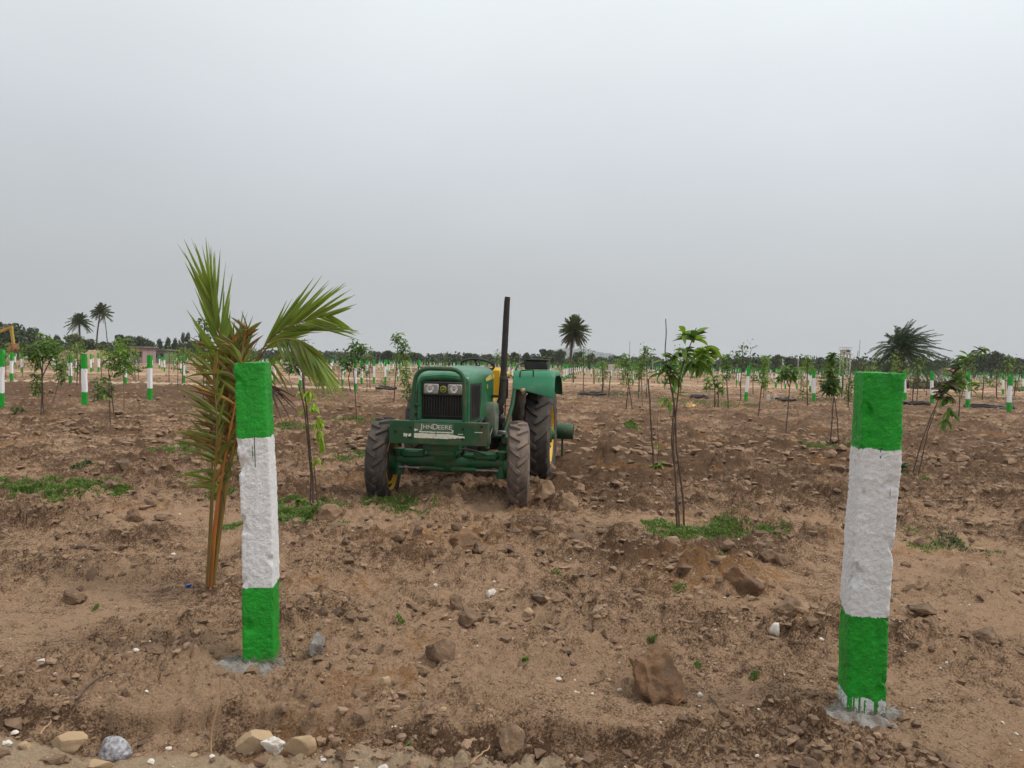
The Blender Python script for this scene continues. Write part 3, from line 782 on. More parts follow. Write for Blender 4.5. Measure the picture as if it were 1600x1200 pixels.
mid_posts = [
 (1, 647, 'green and white post cut by the left edge of the photo', (2, 547)),
 (18, 599, 'slim green and white post just right of the post at the left edge', (18, 551)),
 (34, 583, 'small green and white post under the yellow digger arm', (34, 552)),
 (110, 602, 'mid-sized green and white post left of the tall post beside the bushy saplings', (110, 554)),
 (132, 640, 'tall green and white post standing right of the bushy left sapling', (132, 553)),
 (234, 629, 'tall green and white post standing alone left of the coconut palm', (234, 555)),
 (196, 604, 'green and white post half hidden behind the thin saplings on the left', (195, 556)),
 (88, 573, 'short distant post behind the bushy left sapling', None),
 (119, 583, 'distant post between the two nearer posts below the coconut palms', None),
 (142, 583, 'distant post just right of the tall post below the coconut palms', None),
 (154, 584, 'distant post below the leaning coconut palm', None),
 (212, 580, 'small post left of the tall lone post in front of the pale building', None),
 (249, 577, 'small post just right of the tall lone post', None),
 (257, 581, 'small post, second to the right of the tall lone post', None),
 (287, 600, 'green and white post hidden by the tips of the coconut palm leaves', None),
 (429, 600, 'post mostly hidden behind the near painted post on the left', None),
 (469, 608, 'slim post behind the trunk of the lime-leaved sapling', None),
 (477, 588, 'small post between the lime-leaved sapling and the palm leaf', None),
 (506, 604, 'post standing over the black pipe coil under the palm leaf', None),
 (517, 583, 'small distant post right of the post over the black coil', None),
 (535, 606, 'green and white post at the tip of the drooping palm leaf', None),
 (555, 615, 'thick green and white post behind the thin dark sapling', None),
 (565, 603, 'post just right of the thick post behind the thin dark sapling', None),
 (584, 602, 'clear white post, third right of the drooping palm leaf', None),
 (602, 600, 'clear white post, left neighbour of the tall leafy sapling', None),
 (574, 585, 'small distant post between the white posts left of the tractor', None),
 (621, 596, 'leaning post behind the stem of the tall leafy sapling', (625, 568)),
 (654, 606, 'post hidden behind the tube guard of the tractor', None),
 (608, 586, 'small distant post left of the tall leafy sapling', None),
 (935, 598, 'green-footed post behind the pale saplings right of the tractor', None),
 (956, 588, 'small post with a white top behind the saplings right of the tractor', None),
 (989, 602, 'post with a wide green foot among the thin saplings in the middle', None),
 (1053, 618, 'green post seen through the leaves of the three-stemmed sapling', None),
 (1156, 604, 'small post left of the leaning post', None),
 (1165, 631, 'slightly leaning green and white post right of the middle saplings', (1170, 572)),
 (1185, 599, 'small post just right of the leaning post', None),
 (1212, 607, 'left one of two thick posts behind the thin upright sapling', None),
 (1227, 608, 'right one of two thick posts behind the thin upright sapling', None),
 (1245, 608, 'small post behind the right side of the thin upright sapling', None),
 (1271, 632, 'tall thick post left of the near right post, in front of another', (1272, 576)),
 (1266, 614, 'post standing right behind the tall thick post', None),
 (1313, 618, 'post below the water tower, beside the forked sapling', None),
 (1414, 627, 'slim green and white post just right of the near right post', (1413, 579)),
 (1456, 632, 'green and white post in front of the leafy leaning sapling, under the wide palm', (1456, 580)),
 (1446, 606, 'small distant post left of the leafy leaning sapling', None),
 (1512, 642, 'green and white post behind the leaves of the leaning sapling', (1513, 581)),
 (1576, 648, 'nearest of the far posts at the right, standing clear', (1579, 586)),
 (1567, 617, 'small post just left of the clear post at the right', None),
 (1598, 611, 'post cut by the right edge of the photo', None)]
for px, py, lab, tp in mid_posts: mid_post(px, py, lab, tp)
for k in range(9):                       # a row that runs away from the viewer, seen almost end-on
    t = k/8; mid_post(881+26*t, 597-13*t**.6, 'post of the close-set row seen end-on right of the tractor')
cnt = 0
for Y in (70, 78, 88, 93, 104, 112, 124, 130, 142, 152, 165):
    sp = 5.2; n = int(.74*Y*2/sp)
    for i in range(n):
        x = -.74*Y+i*sp+R.uniform(-.5, .5)+(Y % 7)*.6
        yy = Y+x*.03+R.uniform(-.6, .6)
        if min((x-a)**2+(yy-b_)**2 for a, b_ in taken) < 2 or cnt >= 242 or R.random() < .12: continue
        o = bpy.data.objects.new('painted_post', far_meshes[R.randrange(5)]); COL.objects.link(o)
        o.location = (x, yy, -.03); o.rotation_euler = (R.uniform(-.03, .03), R.uniform(-.03, .03), R.uniform(0, 3)); o.scale = (.9, .9, R.uniform(.92, 1.03))
        a_ = x/yy; tag(o, 'tiny green and white post in the %s distant rows, %s' % ('nearer' if Y < 100 else 'farther', 'left of the coconut palm' if a_ < -.42 else 'between coconut palm and tractor' if a_ < -.13 else 'about the tractor' if a_ < .15 else 'right of the three-stemmed sapling' if a_ < .42 else 'by the near right post'), 'post', G_POST); cnt += 1
mb = MB()
pv = [tuple(v.co) for v in far_meshes[0].vertices]; pf = [tuple(p.vertices) for p in far_meshes[0].polygons]
# the rest: hundreds of posts farther off, one object
mbox = []
def stuff_posts():
    me = bpy.data.meshes.new('distant_posts'); vs = []; fs = []; mi = []
    for Y in (174, 183, 192, 200, 210, 222, 236):
        n = int(.74*Y*2/3.4)
        for i in range(n):
            x = -.74*Y+i*3.4+R.uniform(-.8, .8); yy = Y+x*.03+R.uniform(-2, 2)
            for (z0, z1, k) in ((0, .42, 0), (.42, 1.1, 1), (1.1, 1.5, 0)):
                o = len(vs)
                for z in (z0, z1):
                    for a, b_ in ((-.075, -.075), (.075, -.075), (.075, .075), (-.075, .075)): vs.append((x+a, yy+b_, z-.03))
                for f in ((0, 1, 5, 4), (1, 2, 6, 5), (2, 3, 7, 6), (3, 0, 4, 7), (4, 5, 6, 7)):
                    fs.append(tuple(o+q for q in f)); mi.append(k)
    me.from_pydata(vs, [], fs)
    me.materials.append(mat('far_green', GREEN, (.004, .3, .02), 2, .6)); me.materials.append(mat('far_white', (.68, .68, .69), None, 2, .7))
    me.polygons.foreach_set('material_index', mi)
    o = bpy.data.objects.new('distant_posts', me); COL.objects.link(o)
    tag(o, 'hundreds of green and white posts too far off to tell apart', 'posts', kind='stuff')
stuff_posts()

# ------------------------------------------------------------------ leaves and saplings
def leaf_geo(L=1.0, W=.28, fold=.25, droop=.3, seg=5):
    vs = []; fs = []
    for i in range(seg+1):
        t = i/seg
        w = W*.5*(math.sin(math.pi*min(1, t*.92+.06))**.8)*(1 if t < .98 else .05)
        x = L*t; z = -droop*L*t*t
        vs += [(x, -w, z+w*fold*2), (x, 0, z), (x, w, z+w*fold*2)]
    for i in range(seg):
        a = i*3
        fs += [(a, a+3, a+4, a+1), (a+1, a+4, a+5, a+2)]
    return vs, fs
LEAFG = [leaf_geo(1, .36, .3, .25), leaf_geo(1, .30, .2, .5), leaf_geo(1, .40, .35, .1)]
LEAFG_S = [leaf_geo(1, .42, .3, .3, 2), leaf_geo(1, .34, .3, .5, 2)]
LEAFM = {}
def leaf_mesh(k, mn):
    if (k, mn) not in LEAFM:
        o = MB().add(*LEAFG[k]).build('leaf', M[mn], None); LEAFM[(k, mn)] = o.data; bpy.data.objects.remove(o)
    return LEAFM[(k, mn)]
def leaf_mtx(p, d, L, roll):
    q = Vector(d).normalized().to_track_quat('X', 'Z')
    return Matrix.Translation(p) @ q.to_matrix().to_4x4() @ Matrix.Rotation(roll, 4, 'X') @ Matrix.Scale(L, 4)
def whorl(p, n, L, up=.2, rnd=R, spread=1.0, side=None):
    """a rosette of leaves round a shoot tip, as on a mango sapling"""
    out = []
    for i in range(n):
        a = rnd.uniform(0, 6.283); e = rnd.uniform(-.5, .6)+up
        d = Vector((math.cos(a)*spread, math.sin(a)*spread, e))
        if side: d += Vector(side)
        out.append((p+Vector((0, 0, rnd.uniform(-.5, .3)*L*.6)), d, L*rnd.uniform(.65, 1.1), rnd.uniform(-.5, .5)))
    return out
def near_sapling(name, label, base, stems, clusters, mats, smat='stick', group='saplings planted in the field'):
    t = thing(name, label, 'sapling', base, group)
    for pts, r0, r1 in stems:
        n = len(pts); rr = [r0+(r1-r0)*i/(n-1) for i in range(n)]
        fine = []; fr = []
        for i in range(n-1):
            for s in range(3):
                u = s/3; q = Vector(pts[i]).lerp(Vector(pts[i+1]), u)+Vector((R.uniform(-1, 1), R.uniform(-1, 1), 0))*r0*.35
                fine.append(q); fr.append(rr[i]+(rr[i+1]-rr[i])*u)
        fine.append(Vector(pts[-1])); fr.append(rr[-1])
        MB().tube(fine, fr, 7).build('stem', M[smat], t, base)
    for (p, n, L, up, spread, side, mi) in clusters:
        for (q, d, l_, ro) in whorl(p, int(n*1.45), L, up, spread=spread, side=side):
            mn = mats[mi] if isinstance(mi, int) else R.choice(mats)
            inst(leaf_mesh(R.randrange(3), mn), 'leaf', t, leaf_mtx(q-base, d, l_, ro))
    return t
# three-stemmed sapling right of the tractor
b0 = on(1062, 829); Y0 = b0.y
def P(px, py, dy=0): return atY(px, py, Y0+dy)
near_sapling('mango_sapling', 'three-stemmed sapling with a leaning leafy head, standing in grass right of the tractor', b0,
    [([P(1058, 828), P(1055, 740), P(1049, 690), P(1053, 630), P(1046, 590), P(1050, 560)], .009, .006),
     ([P(1069, 828, .04), P(1067, 775, .04), P(1057, 700, .03), P(1054, 640, .02), P(1050, 605)], .010, .007),
     ([P(1062, 826, -.03), P(1056, 760, -.03), P(1052, 690), P(1056, 645), P(1062, 590), P(1070, 560), P(1082, 530), P(1088, 512)], .009, .004),
     ([P(1066, 590), P(1085, 560), P(1100, 545)], .005, .003),
     ([P(1040, 498, .1), P(1041, 520, .1), P(1039, 550, .08), P(1047, 600, .04)], .004, .006)],
    [(P(1084, 528), 13, .17, .35, 1, None, None), (P(1100, 548), 12, .19, -.1, 1, (.6, 0, -.2), 1), (P(1096, 562), 9, .17, -.2, 1, (.5, 0, -.4), 0),
     (P(1070, 550), 11, .15, .0, 1, None, None), (P(1052, 556), 13, .13, .1, 1, None, None), (P(1040, 568), 10, .13, -.1, 1, None, 0),
     (P(1052, 585), 12, .14, -.3, 1, None, 0), (P(1034, 580), 7, .12, 0, 1, (-.3, 0, 0), 0), (P(1080, 568), 8, .16, -.5, 1, None, 0), (P(1068, 520), 6, .14, .2, 1, (-.5, 0, 0), 1),
     (P(1044, 626), 4, .13, -.6, 1, (-.6, 0, -.3), 1), (P(1058, 618), 3, .1, .2, 1, (.5, 0, .2), 1)], ['leaf', 'leaf_light', 'leaf_dark'], 'stick')
# lime-leaved sapling left of the tractor
b0 = on(490, 797); Y0 = b0.y
near_sapling('lime_sapling', 'sapling with drooping lime-green leaves down its stem, left of the tractor', b0,
    [([P(490, 796), P(488, 745), P(484, 700), P(481, 660), P(477, 620), P(474, 590), P(470, 562)], .010, .008),
     ([P(484, 794), P(486, 750), P(482, 700), P(476, 640), P(466, 600)], .007, .006),
     ([P(497, 798, .04), P(494, 760, .04), P(490, 730, .02)], .007, .005)],
    [(P(484, 612, -.06), 9, .11, -.3, .8, (.3, 0, -.5), 0), (P(490, 630, -.05), 9, .11, -.3, .8, (.3, 0, -.5), 0), (P(496, 655, -.04), 9, .11, -.4, .7, (.3, 0, -.6), 0),
     (P(497, 675), 7, .11, -.5, .7, (.3, 0, -.7), 0), (P(502, 690), 6, .12, -.7, .5, (.3, 0, -.8), 0), (P(495, 718), 7, .10, -.2, .8, (.3, 0, -.3), 0), (P(470, 612), 5, .08, -.2, .8, None, 0),
     (P(472, 782), 5, .10, .1, .8, (-.3, 0, 0), 2), (P(474, 640), 4, .07, -.2, .8, None, 0),
     (P(470, 560), 6, .13, .1, 1, None, 1), (P(456, 556), 6, .12, -.3, 1, None, 1), (P(488, 540), 3, .10, -.6, .4, None, 3), (P(462, 575), 6, .12, -.5, 1, None, 1)],
    ['leaf_lime', 'leaf_dark', 'leaf_light', 'leaf_red'])
# dark stake with a few leaves at the foot
b0 = on(1022, 733); Y0 = b0.y
near_sapling('staked_seedling', 'dark bare stake with a small light-green seedling at its foot, left of the three-stemmed sapling', b0,
    [([P(1022, 732), P(1019, 690), P(1016, 640), P(1013, 592)], .013, .010), ([P(1026, 732), P(1029, 700), P(1027, 660), P(1029, 640)], .004, .003)],
    [(P(1030, 726), 8, .11, 0, 1, None, 0), (P(1024, 728), 5, .1, 0, 1, None, 0), (P(1027, 700), 3, .08, .2, 1, None, 0)], ['leaf_light'], 'stick')
# leaning sapling behind the right post
b0 = on(1430, 742); Y0 = b0.y
near_sapling('leaning_sapling', 'sapling leaning to the right on crossed sticks, right of the near right post', b0,
    [([P(1426, 741), P(1440, 690), P(1455, 650), P(1466, 625), P(1480, 600), P(1492, 585)], .010, .006),
     ([P(1435, 743, .05), P(1442, 710, .05), P(1450, 672, .03), P(1462, 640)], .008, .006),
     ([P(1480, 600), P(1500, 585), P(1520, 560), P(1532, 540)], .005, .003)],
    [(P(1470, 612), 9, .18, -.1, 1, None, 2), (P(1482, 600), 11, .21, 0, 1, None, None), (P(1495, 590), 9, .21, .1, 1, (.4, 0, 0), None), (P(1503, 572), 8, .19, 0, 1, None, None),
     (P(1512, 558), 8, .19, .1, 1, None, 0), (P(1530, 548), 8, .18, .2, 1, None, None), (P(1478, 622), 8, .18, -.5, 1, None, None), (P(1512, 602), 5, .21, 0, 1, (.5, 0, .1), 0),
     (P(1484, 640), 6, .19, -.8, .6, None, 0), (P(1478, 655), 6, .18, -1, .5, None, 0)], ['leaf', 'leaf_dark', 'leaf_brown'])
b0 = on(1408, 738); Y0 = b0.y
near_sapling('leafy_weed', 'low dark leafy weed close behind the right painted post', b0,
    [([P(1408, 738), P(1410, 725)], .004, .003)], [(P(1408, 728), 16, .13, .1, 1, None, 0), (P(1414, 738), 9, .12, 0, 1, None, 0)], ['leaf_dark', 'leaf'])

def foliage_part(t, pts, n, L, mats, R_, base):
    """leaves of a sapling too far off to tell its leaves apart, one mesh for each tone"""
    for mn, fr in mats:
        mb = MB()
        for i in range(int(n*fr)):
            p, sx, sz = R_.choice(pts)
            gg = lambda: max(-1.25, min(1.25, R_.gauss(0, 1)))
            q = p+Vector((gg()*sx*.50, gg()*sx*.50, gg()*sz*.80))
            a = R_.uniform(0, 6.28); d = Vector((math.cos(a), math.sin(a), R_.uniform(-1.0, .7)))
            mt = leaf_mtx(q, d, L*R_.uniform(.6, 1.2), R_.uniform(-1, 1))
            vs, fs = R_.choice(LEAFG_S)
            mb.add([mt @ Vector(v) for v in vs], fs)
        o = mb.build('foliage', M[mn], t, base); o['kind'] = 'stuff'
def mid_sapling(bx, by, tips, stems, label, n=90, L=.11, mats=(('leaf', .5), ('leaf_light', .3), ('leaf_dark', .2)), smat='stick', seed=0):
    b0 = on(bx, by); Y = b0.y; k = Y/FPX; rr = random.Random(seed+bx)
    t = thing('sapling', label, 'sapling', b0, 'saplings planted in the field')
    for st in stems:
        pts = [atY(x, y, Y+rr.uniform(-.05, .05)) for x, y in st]
        m_ = len(pts); fine = []
        for i in range(m_-1):
            for s in range(3): fine.append(pts[i].lerp(pts[i+1], s/3)+Vector((rr.uniform(-1, 1)*.008, rr.uniform(-1, 1)*.008, 0)))
        fine.append(pts[-1])
        MB().tube(fine, [max(.006, .011*(1-.5*i/len(fine)))*max(1, Y/13) for i in range(len(fine))], 6).build('stem', M[smat], t, b0)
    pts = [(atY(x, y, Y+rr.uniform(-.1, .1)), w*k, h*k) for x, y, w, h in tips]
    foliage_part(t, pts, int(n*1.75), L*1.05, mats, rr, b0)
    return t
D = (('leaf_dark', .55), ('leaf', .45)); Lm = (('leaf_light', .6), ('leaf', .4)); MX = (('leaf', .4), ('leaf_dark', .3), ('leaf_light', .3))
mid_sapling(66, 648, [(66, 535, 16, 14), (50, 550, 14, 12), (85, 545, 18, 12), (75, 555, 16, 10), (55, 565, 10, 10), (58, 600, 8, 14), (95, 575, 8, 12)],
            [[(64, 648), (66, 600), (67, 560), (70, 535)], [(68, 646), (66, 590), (60, 555)], [(66, 590), (85, 550)]], 'bushy full-headed sapling on two stems at the far left', 330, .13, MX)
mid_sapling(82, 640, [(95, 575, 8, 10), (97, 590, 6, 8)], [[(80, 640), (88, 610), (96, 580)]], 'small leaning sapling on a pale stick right of the bushy sapling', 40, .12, D, 'stick_pale')
mid_sapling(172, 663, [(172, 560, 13, 12), (190, 555, 12, 12), (185, 575, 10, 10), (165, 605, 9, 14)],
            [[(172, 663), (171, 620), (170, 575), (174, 550)], [(178, 648), (175, 610), (171, 585)]], 'sapling on a straight dark stem between the two tall far posts', 190, .12, MX)
mid_sapling(194, 645, [(188, 540, 10, 12), (196, 560, 12, 14), (200, 575, 10, 8)], [[(194, 645), (193, 600), (190, 550)]], 'bright-headed sapling on a pale stem just left of the tall lone post', 150, .12, Lm, 'stick_pale')
mid_sapling(152, 630, [(152, 605, 9, 14), (157, 618, 8, 12)], [[(152, 630), (153, 600)]], 'low dark green bush beside the tall post below the palms', 90, .12, D)
mid_sapling(28, 648, [(28, 642, 9, 5)], [[(28, 648), (29, 638)]], 'low scrubby weed near the post at the left edge', 60, .10, D)
mid_sapling(318, 640, [(318, 505, 10, 8), (326, 515, 9, 8), (315, 528, 8, 8), (300, 545, 10, 10)], [[(318, 640), (318, 560), (319, 500)]], 'slender tall sapling behind the coconut palm', 60, .16, D)
mid_sapling(285, 600, [(285, 555, 16, 12), (300, 560, 14, 10), (270, 560, 10, 8)], [[(285, 600), (286, 560)]], 'leafy sapling behind the left tips of the coconut palm', 150, .13, Lm)
mid_sapling(558, 660, [(556, 540, 10, 8), (566, 545, 8, 6), (550, 555, 12, 10), (540, 568, 9, 9), (562, 570, 8, 9)],
            [[(558, 660), (555, 620), (552, 580), (557, 545)], [(548, 612), (545, 590), (552, 560)]], 'thin dark-stemmed sapling with a sparse head, between palm and tractor', 110, .15, D)
mid_sapling(618, 632, [(622, 528, 10, 8), (632, 540, 10, 8), (624, 552, 10, 10), (630, 570, 9, 12), (634, 592, 9, 12), (638, 610, 8, 10)],
            [[(615, 640), (617, 600), (620, 560), (623, 525)], [(642, 640), (640, 610), (633, 570)]], 'tall leafy sapling rising above the treeline left of the tractor', 190, .17, MX)
mid_sapling(602, 608, [(601, 598, 12, 7)], [[(602, 608), (602, 595)]], 'low bush behind the black coil left of the tractor', 70, .12, D)
mid_sapling(455, 685, [(452, 570, 12, 12), (462, 560, 10, 10)], [[(457, 690), (460, 655), (455, 600), (448, 575)]], 'bare-stemmed sapling between the left painted post and the lime sapling', 60, .12, (('leaf_dark', .6), ('leaf_brown', .4)), 'stick_pale')
mid_sapling(978, 640, [(976, 562, 8, 8), (980, 575, 9, 10), (977, 590, 9, 10)], [[(978, 640), (982, 600), (978, 565)], [(988, 640), (983, 605)]], 'thin sapling on spread sticks right of the tractor', 130, .12, MX)
mid_sapling(1004, 640, [(1009, 550, 5, 7), (1004, 565, 10, 9), (1000, 580, 9, 10)], [[(1005, 660), (1003, 610), (1002, 580), (1009, 548)]], 'upright sapling with a thin tip left of the bare stake', 140, .13, MX, 'stick_pale')
mid_sapling(942, 615, [(942, 572, 9, 9), (942, 585, 8, 8)], [[(942, 615), (941, 570)]], 'dark-stemmed sapling behind the black pipe right of the tractor', 90, .12, D)
mid_sapling(928, 600, [(928, 575, 8, 8), (932, 584, 7, 8)], [[(928, 600), (928, 570)]], 'pale green small sapling beside the green-footed post', 80, .12, Lm)
mid_sapling(897, 598, [(893, 566, 5, 5), (903, 565, 7, 5)], [[(896, 598), (896, 565)]], 'reddish-brown sapling in front of the end-on row of posts', 60, .12, (('leaf_brown', .7), ('leaf_dark', .3)))
mid_sapling(956, 620, [(964, 570, 7, 8)], [[(951, 620), (954, 580)]], 'twiggy sapling with a pale board behind it', 50, .12, Lm)
mid_sapling(1137, 640, [(1135, 565, 8, 10), (1137, 582, 9, 10)], [[(1138, 640), (1136, 600), (1135, 565)]], 'round-headed dark sapling left of the leaning post', 150, .12, D)
mid_sapling(1120, 636, [(1108, 600, 9, 9), (1120, 592, 8, 8), (1126, 605, 8, 8)], [[(1117, 636), (1117, 600)], [(1122, 636), (1122, 600)]], 'low broad-leaved sapling right of the three-stemmed sapling', 60, .2, MX)
mid_sapling(1186, 650, [(1196, 565, 7, 8), (1192, 580, 7, 9), (1195, 598, 7, 8)], [[(1184, 655), (1188, 620), (1193, 580), (1197, 560)]], 'sapling with a yellow-green tip just right of the leaning post', 130, .12, Lm)
mid_sapling(1229, 680, [(1230, 580, 11, 8), (1240, 584, 9, 8), (1222, 586, 7, 8)], [[(1228, 680), (1231, 640), (1234, 605), (1238, 580)], [(1234, 605), (1226, 585)]], 'slim upright sapling with a light Y-shaped head', 130, .13, MX)
mid_sapling(1300, 700, [(1300, 560, 6, 7), (1299, 580, 9, 8), (1300, 597, 11, 8), (1303, 608, 10, 7), (1292, 604, 8, 8)],
            [[(1297, 700), (1300, 650), (1303, 615), (1301, 570)], [(1312, 700), (1308, 655), (1303, 618)]], 'dense sapling on a forked support below the water tower', 260, .12, (('leaf_dark', .55), ('leaf', .35), ('leaf_light', .1)))
mid_sapling(1262, 636, [(1262, 563, 9, 8), (1265, 574, 9, 8), (1256, 610, 8, 10)], [[(1262, 636), (1261, 600), (1262, 560)]], 'leafy sapling in front of the tall thick post left of the near right post', 130, .13, MX)
mid_sapling(1325, 637, [(1326, 615, 7, 10), (1328, 600, 6, 6)], [[(1325, 640), (1326, 605)]], 'small dark bush just left of the near right post', 90, .12, D)
mid_sapling(1425, 634, [(1428, 590, 8, 8), (1434, 597, 6, 6)], [[(1425, 640), (1427, 600)]], 'reddish thin sapling between the two slim far posts at right', 70, .12, (('leaf_brown', .5), ('leaf_dark', .5)))
mid_sapling(1500, 655, [(1503, 590, 9, 10), (1498, 605, 7, 9)], [[(1498, 655), (1500, 610), (1503, 585)]], 'upright stick-like sapling behind the leaning sapling', 80, .13, D)
mid_sapling(1535, 625, [(1537, 590, 8, 8), (1543, 598, 7, 7)], [[(1535, 625), (1537, 590)]], 'thin sapling left of the clear post at the right', 80, .12, MX)
mid_sapling(1557, 622, [(1557, 585, 8, 8), (1552, 596, 6, 7)], [[(1557, 622), (1558, 585)]], 'thin sapling touching the clear post at the right', 80, .12, MX)
mid_sapling(1585, 620, [(1588, 592, 7, 8), (1590, 602, 6, 7)], [[(1584, 622), (1587, 595)]], 'dark-stemmed sapling near the right edge', 70, .12, D)
mid_sapling(125, 600, [(125, 572, 8, 9)], [[(125, 600), (125, 570)]], 'small dim sapling between the two posts below the palms', 80, .12, D)
mid_sapling(1345, 592, [(1400, 566, 60, 6)][:0] or [(1345, 570, 6, 6)], [[(1345, 592), (1345, 566)]], 'small sapling left behind the top of the near right post', 60, .12, MX)
# farther saplings: five made, the rest copies
protos = []
for k in range(5):
    t = thing('sapling', 'small far-off sapling among the distant posts', 'sapling', (0, 0, 0), 'saplings planted in the field')
    h = 1.5+.25*k; rr = random.Random(50+k)
    MB().tube([(0, 0, -.05), (.03, .02, h*.4), (-.02, 0, h*.8), (0, .02, h)], [.025, .02, .015, .01], 5).build('stem', M['stick'], t)
    pts = [(Vector((rr.uniform(-.2, .2), rr.uniform(-.2, .2), h*rr.uniform(.6, 1.0))), .30, .30) for _ in range(5)]
    foliage_part(t, pts, 90, .15, [(('leaf_dark', 1),), (('leaf', 1),), (('leaf_light', 1),), (('leaf', .5), ('leaf_brown', .5)), (('leaf_light', .5), ('leaf_dark', .5))][k], rr, Vector((0, 0, 0)))
    protos.append(t)
def where_(x, Y):
    a = x/Y
    side = 'left of the coconut palm' if a < -.42 else 'between coconut palm and tractor' if a < -.13 else 'behind the tractor' if a < .15 else 'right of the three-stemmed sapling' if a < .42 else 'past the near right post'
    return side
_T = 0; TONE = ['dark-leaved', 'mid-green', 'light-green', 'brown-tinged', 'mottled']
used = set(); c_ = 0
for i in range(175):
    Y = R.choice([33, 36, 40, 44, 50, 56, 66, 74, 85, 100, 118, 140])*R.uniform(.97, 1.03); x = R.uniform(-.72, .72)*Y
    k = R.randrange(5)
    if k not in used:
        used.add(k); o = protos[k]; o.location = (x, Y, -.02); o['label'] = 'small %s sapling %s pale track, %s' % (TONE[k], 'before the' if Y < 58 else 'beyond the', where_(x, Y))
    else:
        dup(protos[k], (x, Y, -.02), 'small %s sapling %s pale track, %s' % (TONE[k], 'before the' if Y < 58 else 'beyond the', where_(x, Y)), R.uniform(0, 6), R.uniform(.7, 1.1))

# ------------------------------------------------------------------ young coconut palm (left foreground)
b0 = on(327, 918); Y0 = b0.y
def leaflet(p, d, L, w, droop, rnd, seg=5, side=Vector((0, -1, 0))):
    d = d.normalized(); mb = MB(); vs = []
    wv = d.cross(side)
    wv = wv.normalized() if wv.length > .05 else d.orthogonal().normalized()
    tw = rnd.uniform(-.9, .9)
    wv = Matrix.Rotation(tw, 3, d) @ wv
    nrm = d.cross(wv).normalized()
    for i in range(seg+1):
        t = i/seg
        ww = w*.5*(min(1, .35+t*3.5) if t < .3 else 1-((t-.3)/.7)**1.6)
        ww = max(ww, .0006)
        c = p+d*L*t+Vector((0, 0, -1))*droop*L*t*t
        vs += [c-wv*ww+nrm*ww*.5, c, c+wv*ww+nrm*ww*.5]
    fs = []
    for i in range(seg): a = i*3; fs += [(a, a+3, a+4, a+1), (a+1, a+4, a+5, a+2)]
    return mb.add(vs, fs)
palm = thing('coconut_palm', 'young coconut palm with orange leaf stalks and windblown fronds beside the left painted post', 'palm', b0)
lc = [0]
def frond(path, r0, r1, mat_r, sides, leafmats, n, t0, label=None, seed=0, w=.022, cap=999):
    """path: (px, py, depth offset); sides: list of (dir at start, dir at end, len start, mid, end, droop), dirs as picture angle degrees + depth"""
    rnd = random.Random(seed)
    pts = bez([atY(x, y, Y0+dy) for x, y, dy in path], 6)
    N = len(pts)
    rr = [(r0+(r1-r0)*(i/(N-1))**.7)*.74 for i in range(N)]
    o = MB().tube(pts, rr, 7).build('frond', M[mat_r], palm, b0)
    if label: o['label'] = label
    for (a0, a1, l0, l1, l2, droop, dep) in sides:
        for i in range(n):
            wild = mat_r == 'petiole' and label != 'upright green frond' or seed == 6
            t = i/(n-1); t = min(1, max(0, t+rnd.uniform(-.06, .06)*wild)); u = t0+(1-t0)*t
            f = u*(N-1); k = min(int(f), N-2); p = pts[k].lerp(pts[k+1], f-k)
            ang = math.radians(a0+(a1-a0)*t+rnd.gauss(0, 4 if mat_r == 'petiole_green' or label == 'upright green frond' else 13))
            L = (l0+(l1-l0)*min(1, t*2)) if t < .5 else (l1+(l2-l1)*(t-.5)*2)
            d = Vector((math.cos(ang), dep+rnd.uniform(-.3, .3), math.sin(ang)))
            mn = rnd.choices([m for m, _ in leafmats], [w_ for _, w_ in leafmats])[0]
            if lc[0] < 296:
                lf = leaflet(p, d, L*(rnd.uniform(.55, 1.15) if wild else rnd.uniform(.88, 1.1)), w*rnd.uniform(.7, 1.2), droop*(rnd.uniform(0, 3) if wild else rnd.uniform(.6, 1.4)), rnd)
                lf.build('leaflet', M[mn], o, b0); lc[0] += 1
    return o
GR = [('frond', 1)]; OL = [('frond_olive', .56), ('frond', .26), ('frond_brown', .18)]; BR = [('frond_brown', .65), ('frond_olive', .35)]
# A: upright frond
frond([(326, 917, 0), (338, 800, 0), (350, 690, .02), (349, 600, .03), (342, 520, .02), (330, 455, 0)], .020, .003, 'petiole',
      [(124, 114, .28, .42, .36, -.04, -.1), (84, 98, .34, .44, .36, -.03, .1)], GR, 22, .60, 'upright green frond', 1, .027)
# second upright frond just behind
frond([(330, 915, .05), (345, 780, .06), (360, 660, .08), (366, 590, .10), (368, 545, .12)], .017, .003, 'petiole_green',
      [(92, 100, .22, .30, .28, 0, .1), (66, 78, .22, .32, .28, 0, .1)], GR, 12, .55, None, 2, .024)
# B: arching right frond
frond([(331, 917, -.02), (352, 760, -.02), (378, 640, -.03), (392, 580, -.04), (424, 528, -.06), (465, 505, -.08), (512, 492, -.10)], .019, .003, 'petiole_green',
      [(66, 14, .34, .47, .16, .04, -.25), (24, -26, .30, .42, .18, .05, .25)], GR, 25, .60, 'frond arching to the right with its leaflets fanned out', 3, .024)
# C: drooping right frond
frond([(333, 917, .02), (356, 750, .04), (382, 640, .0), (400, 570, -.08), (428, 535, -.16), (462, 532, -.22), (492, 560, -.26)], .016, .003, 'petiole_green',
      [(-60, -58, .16, .34, .30, .10, -.3), (-20, -52, .10, .32, .28, .12, .1)], [('frond', .7), ('frond_olive', .3)], 15, .68, 'frond drooping to the right', 4, .032)
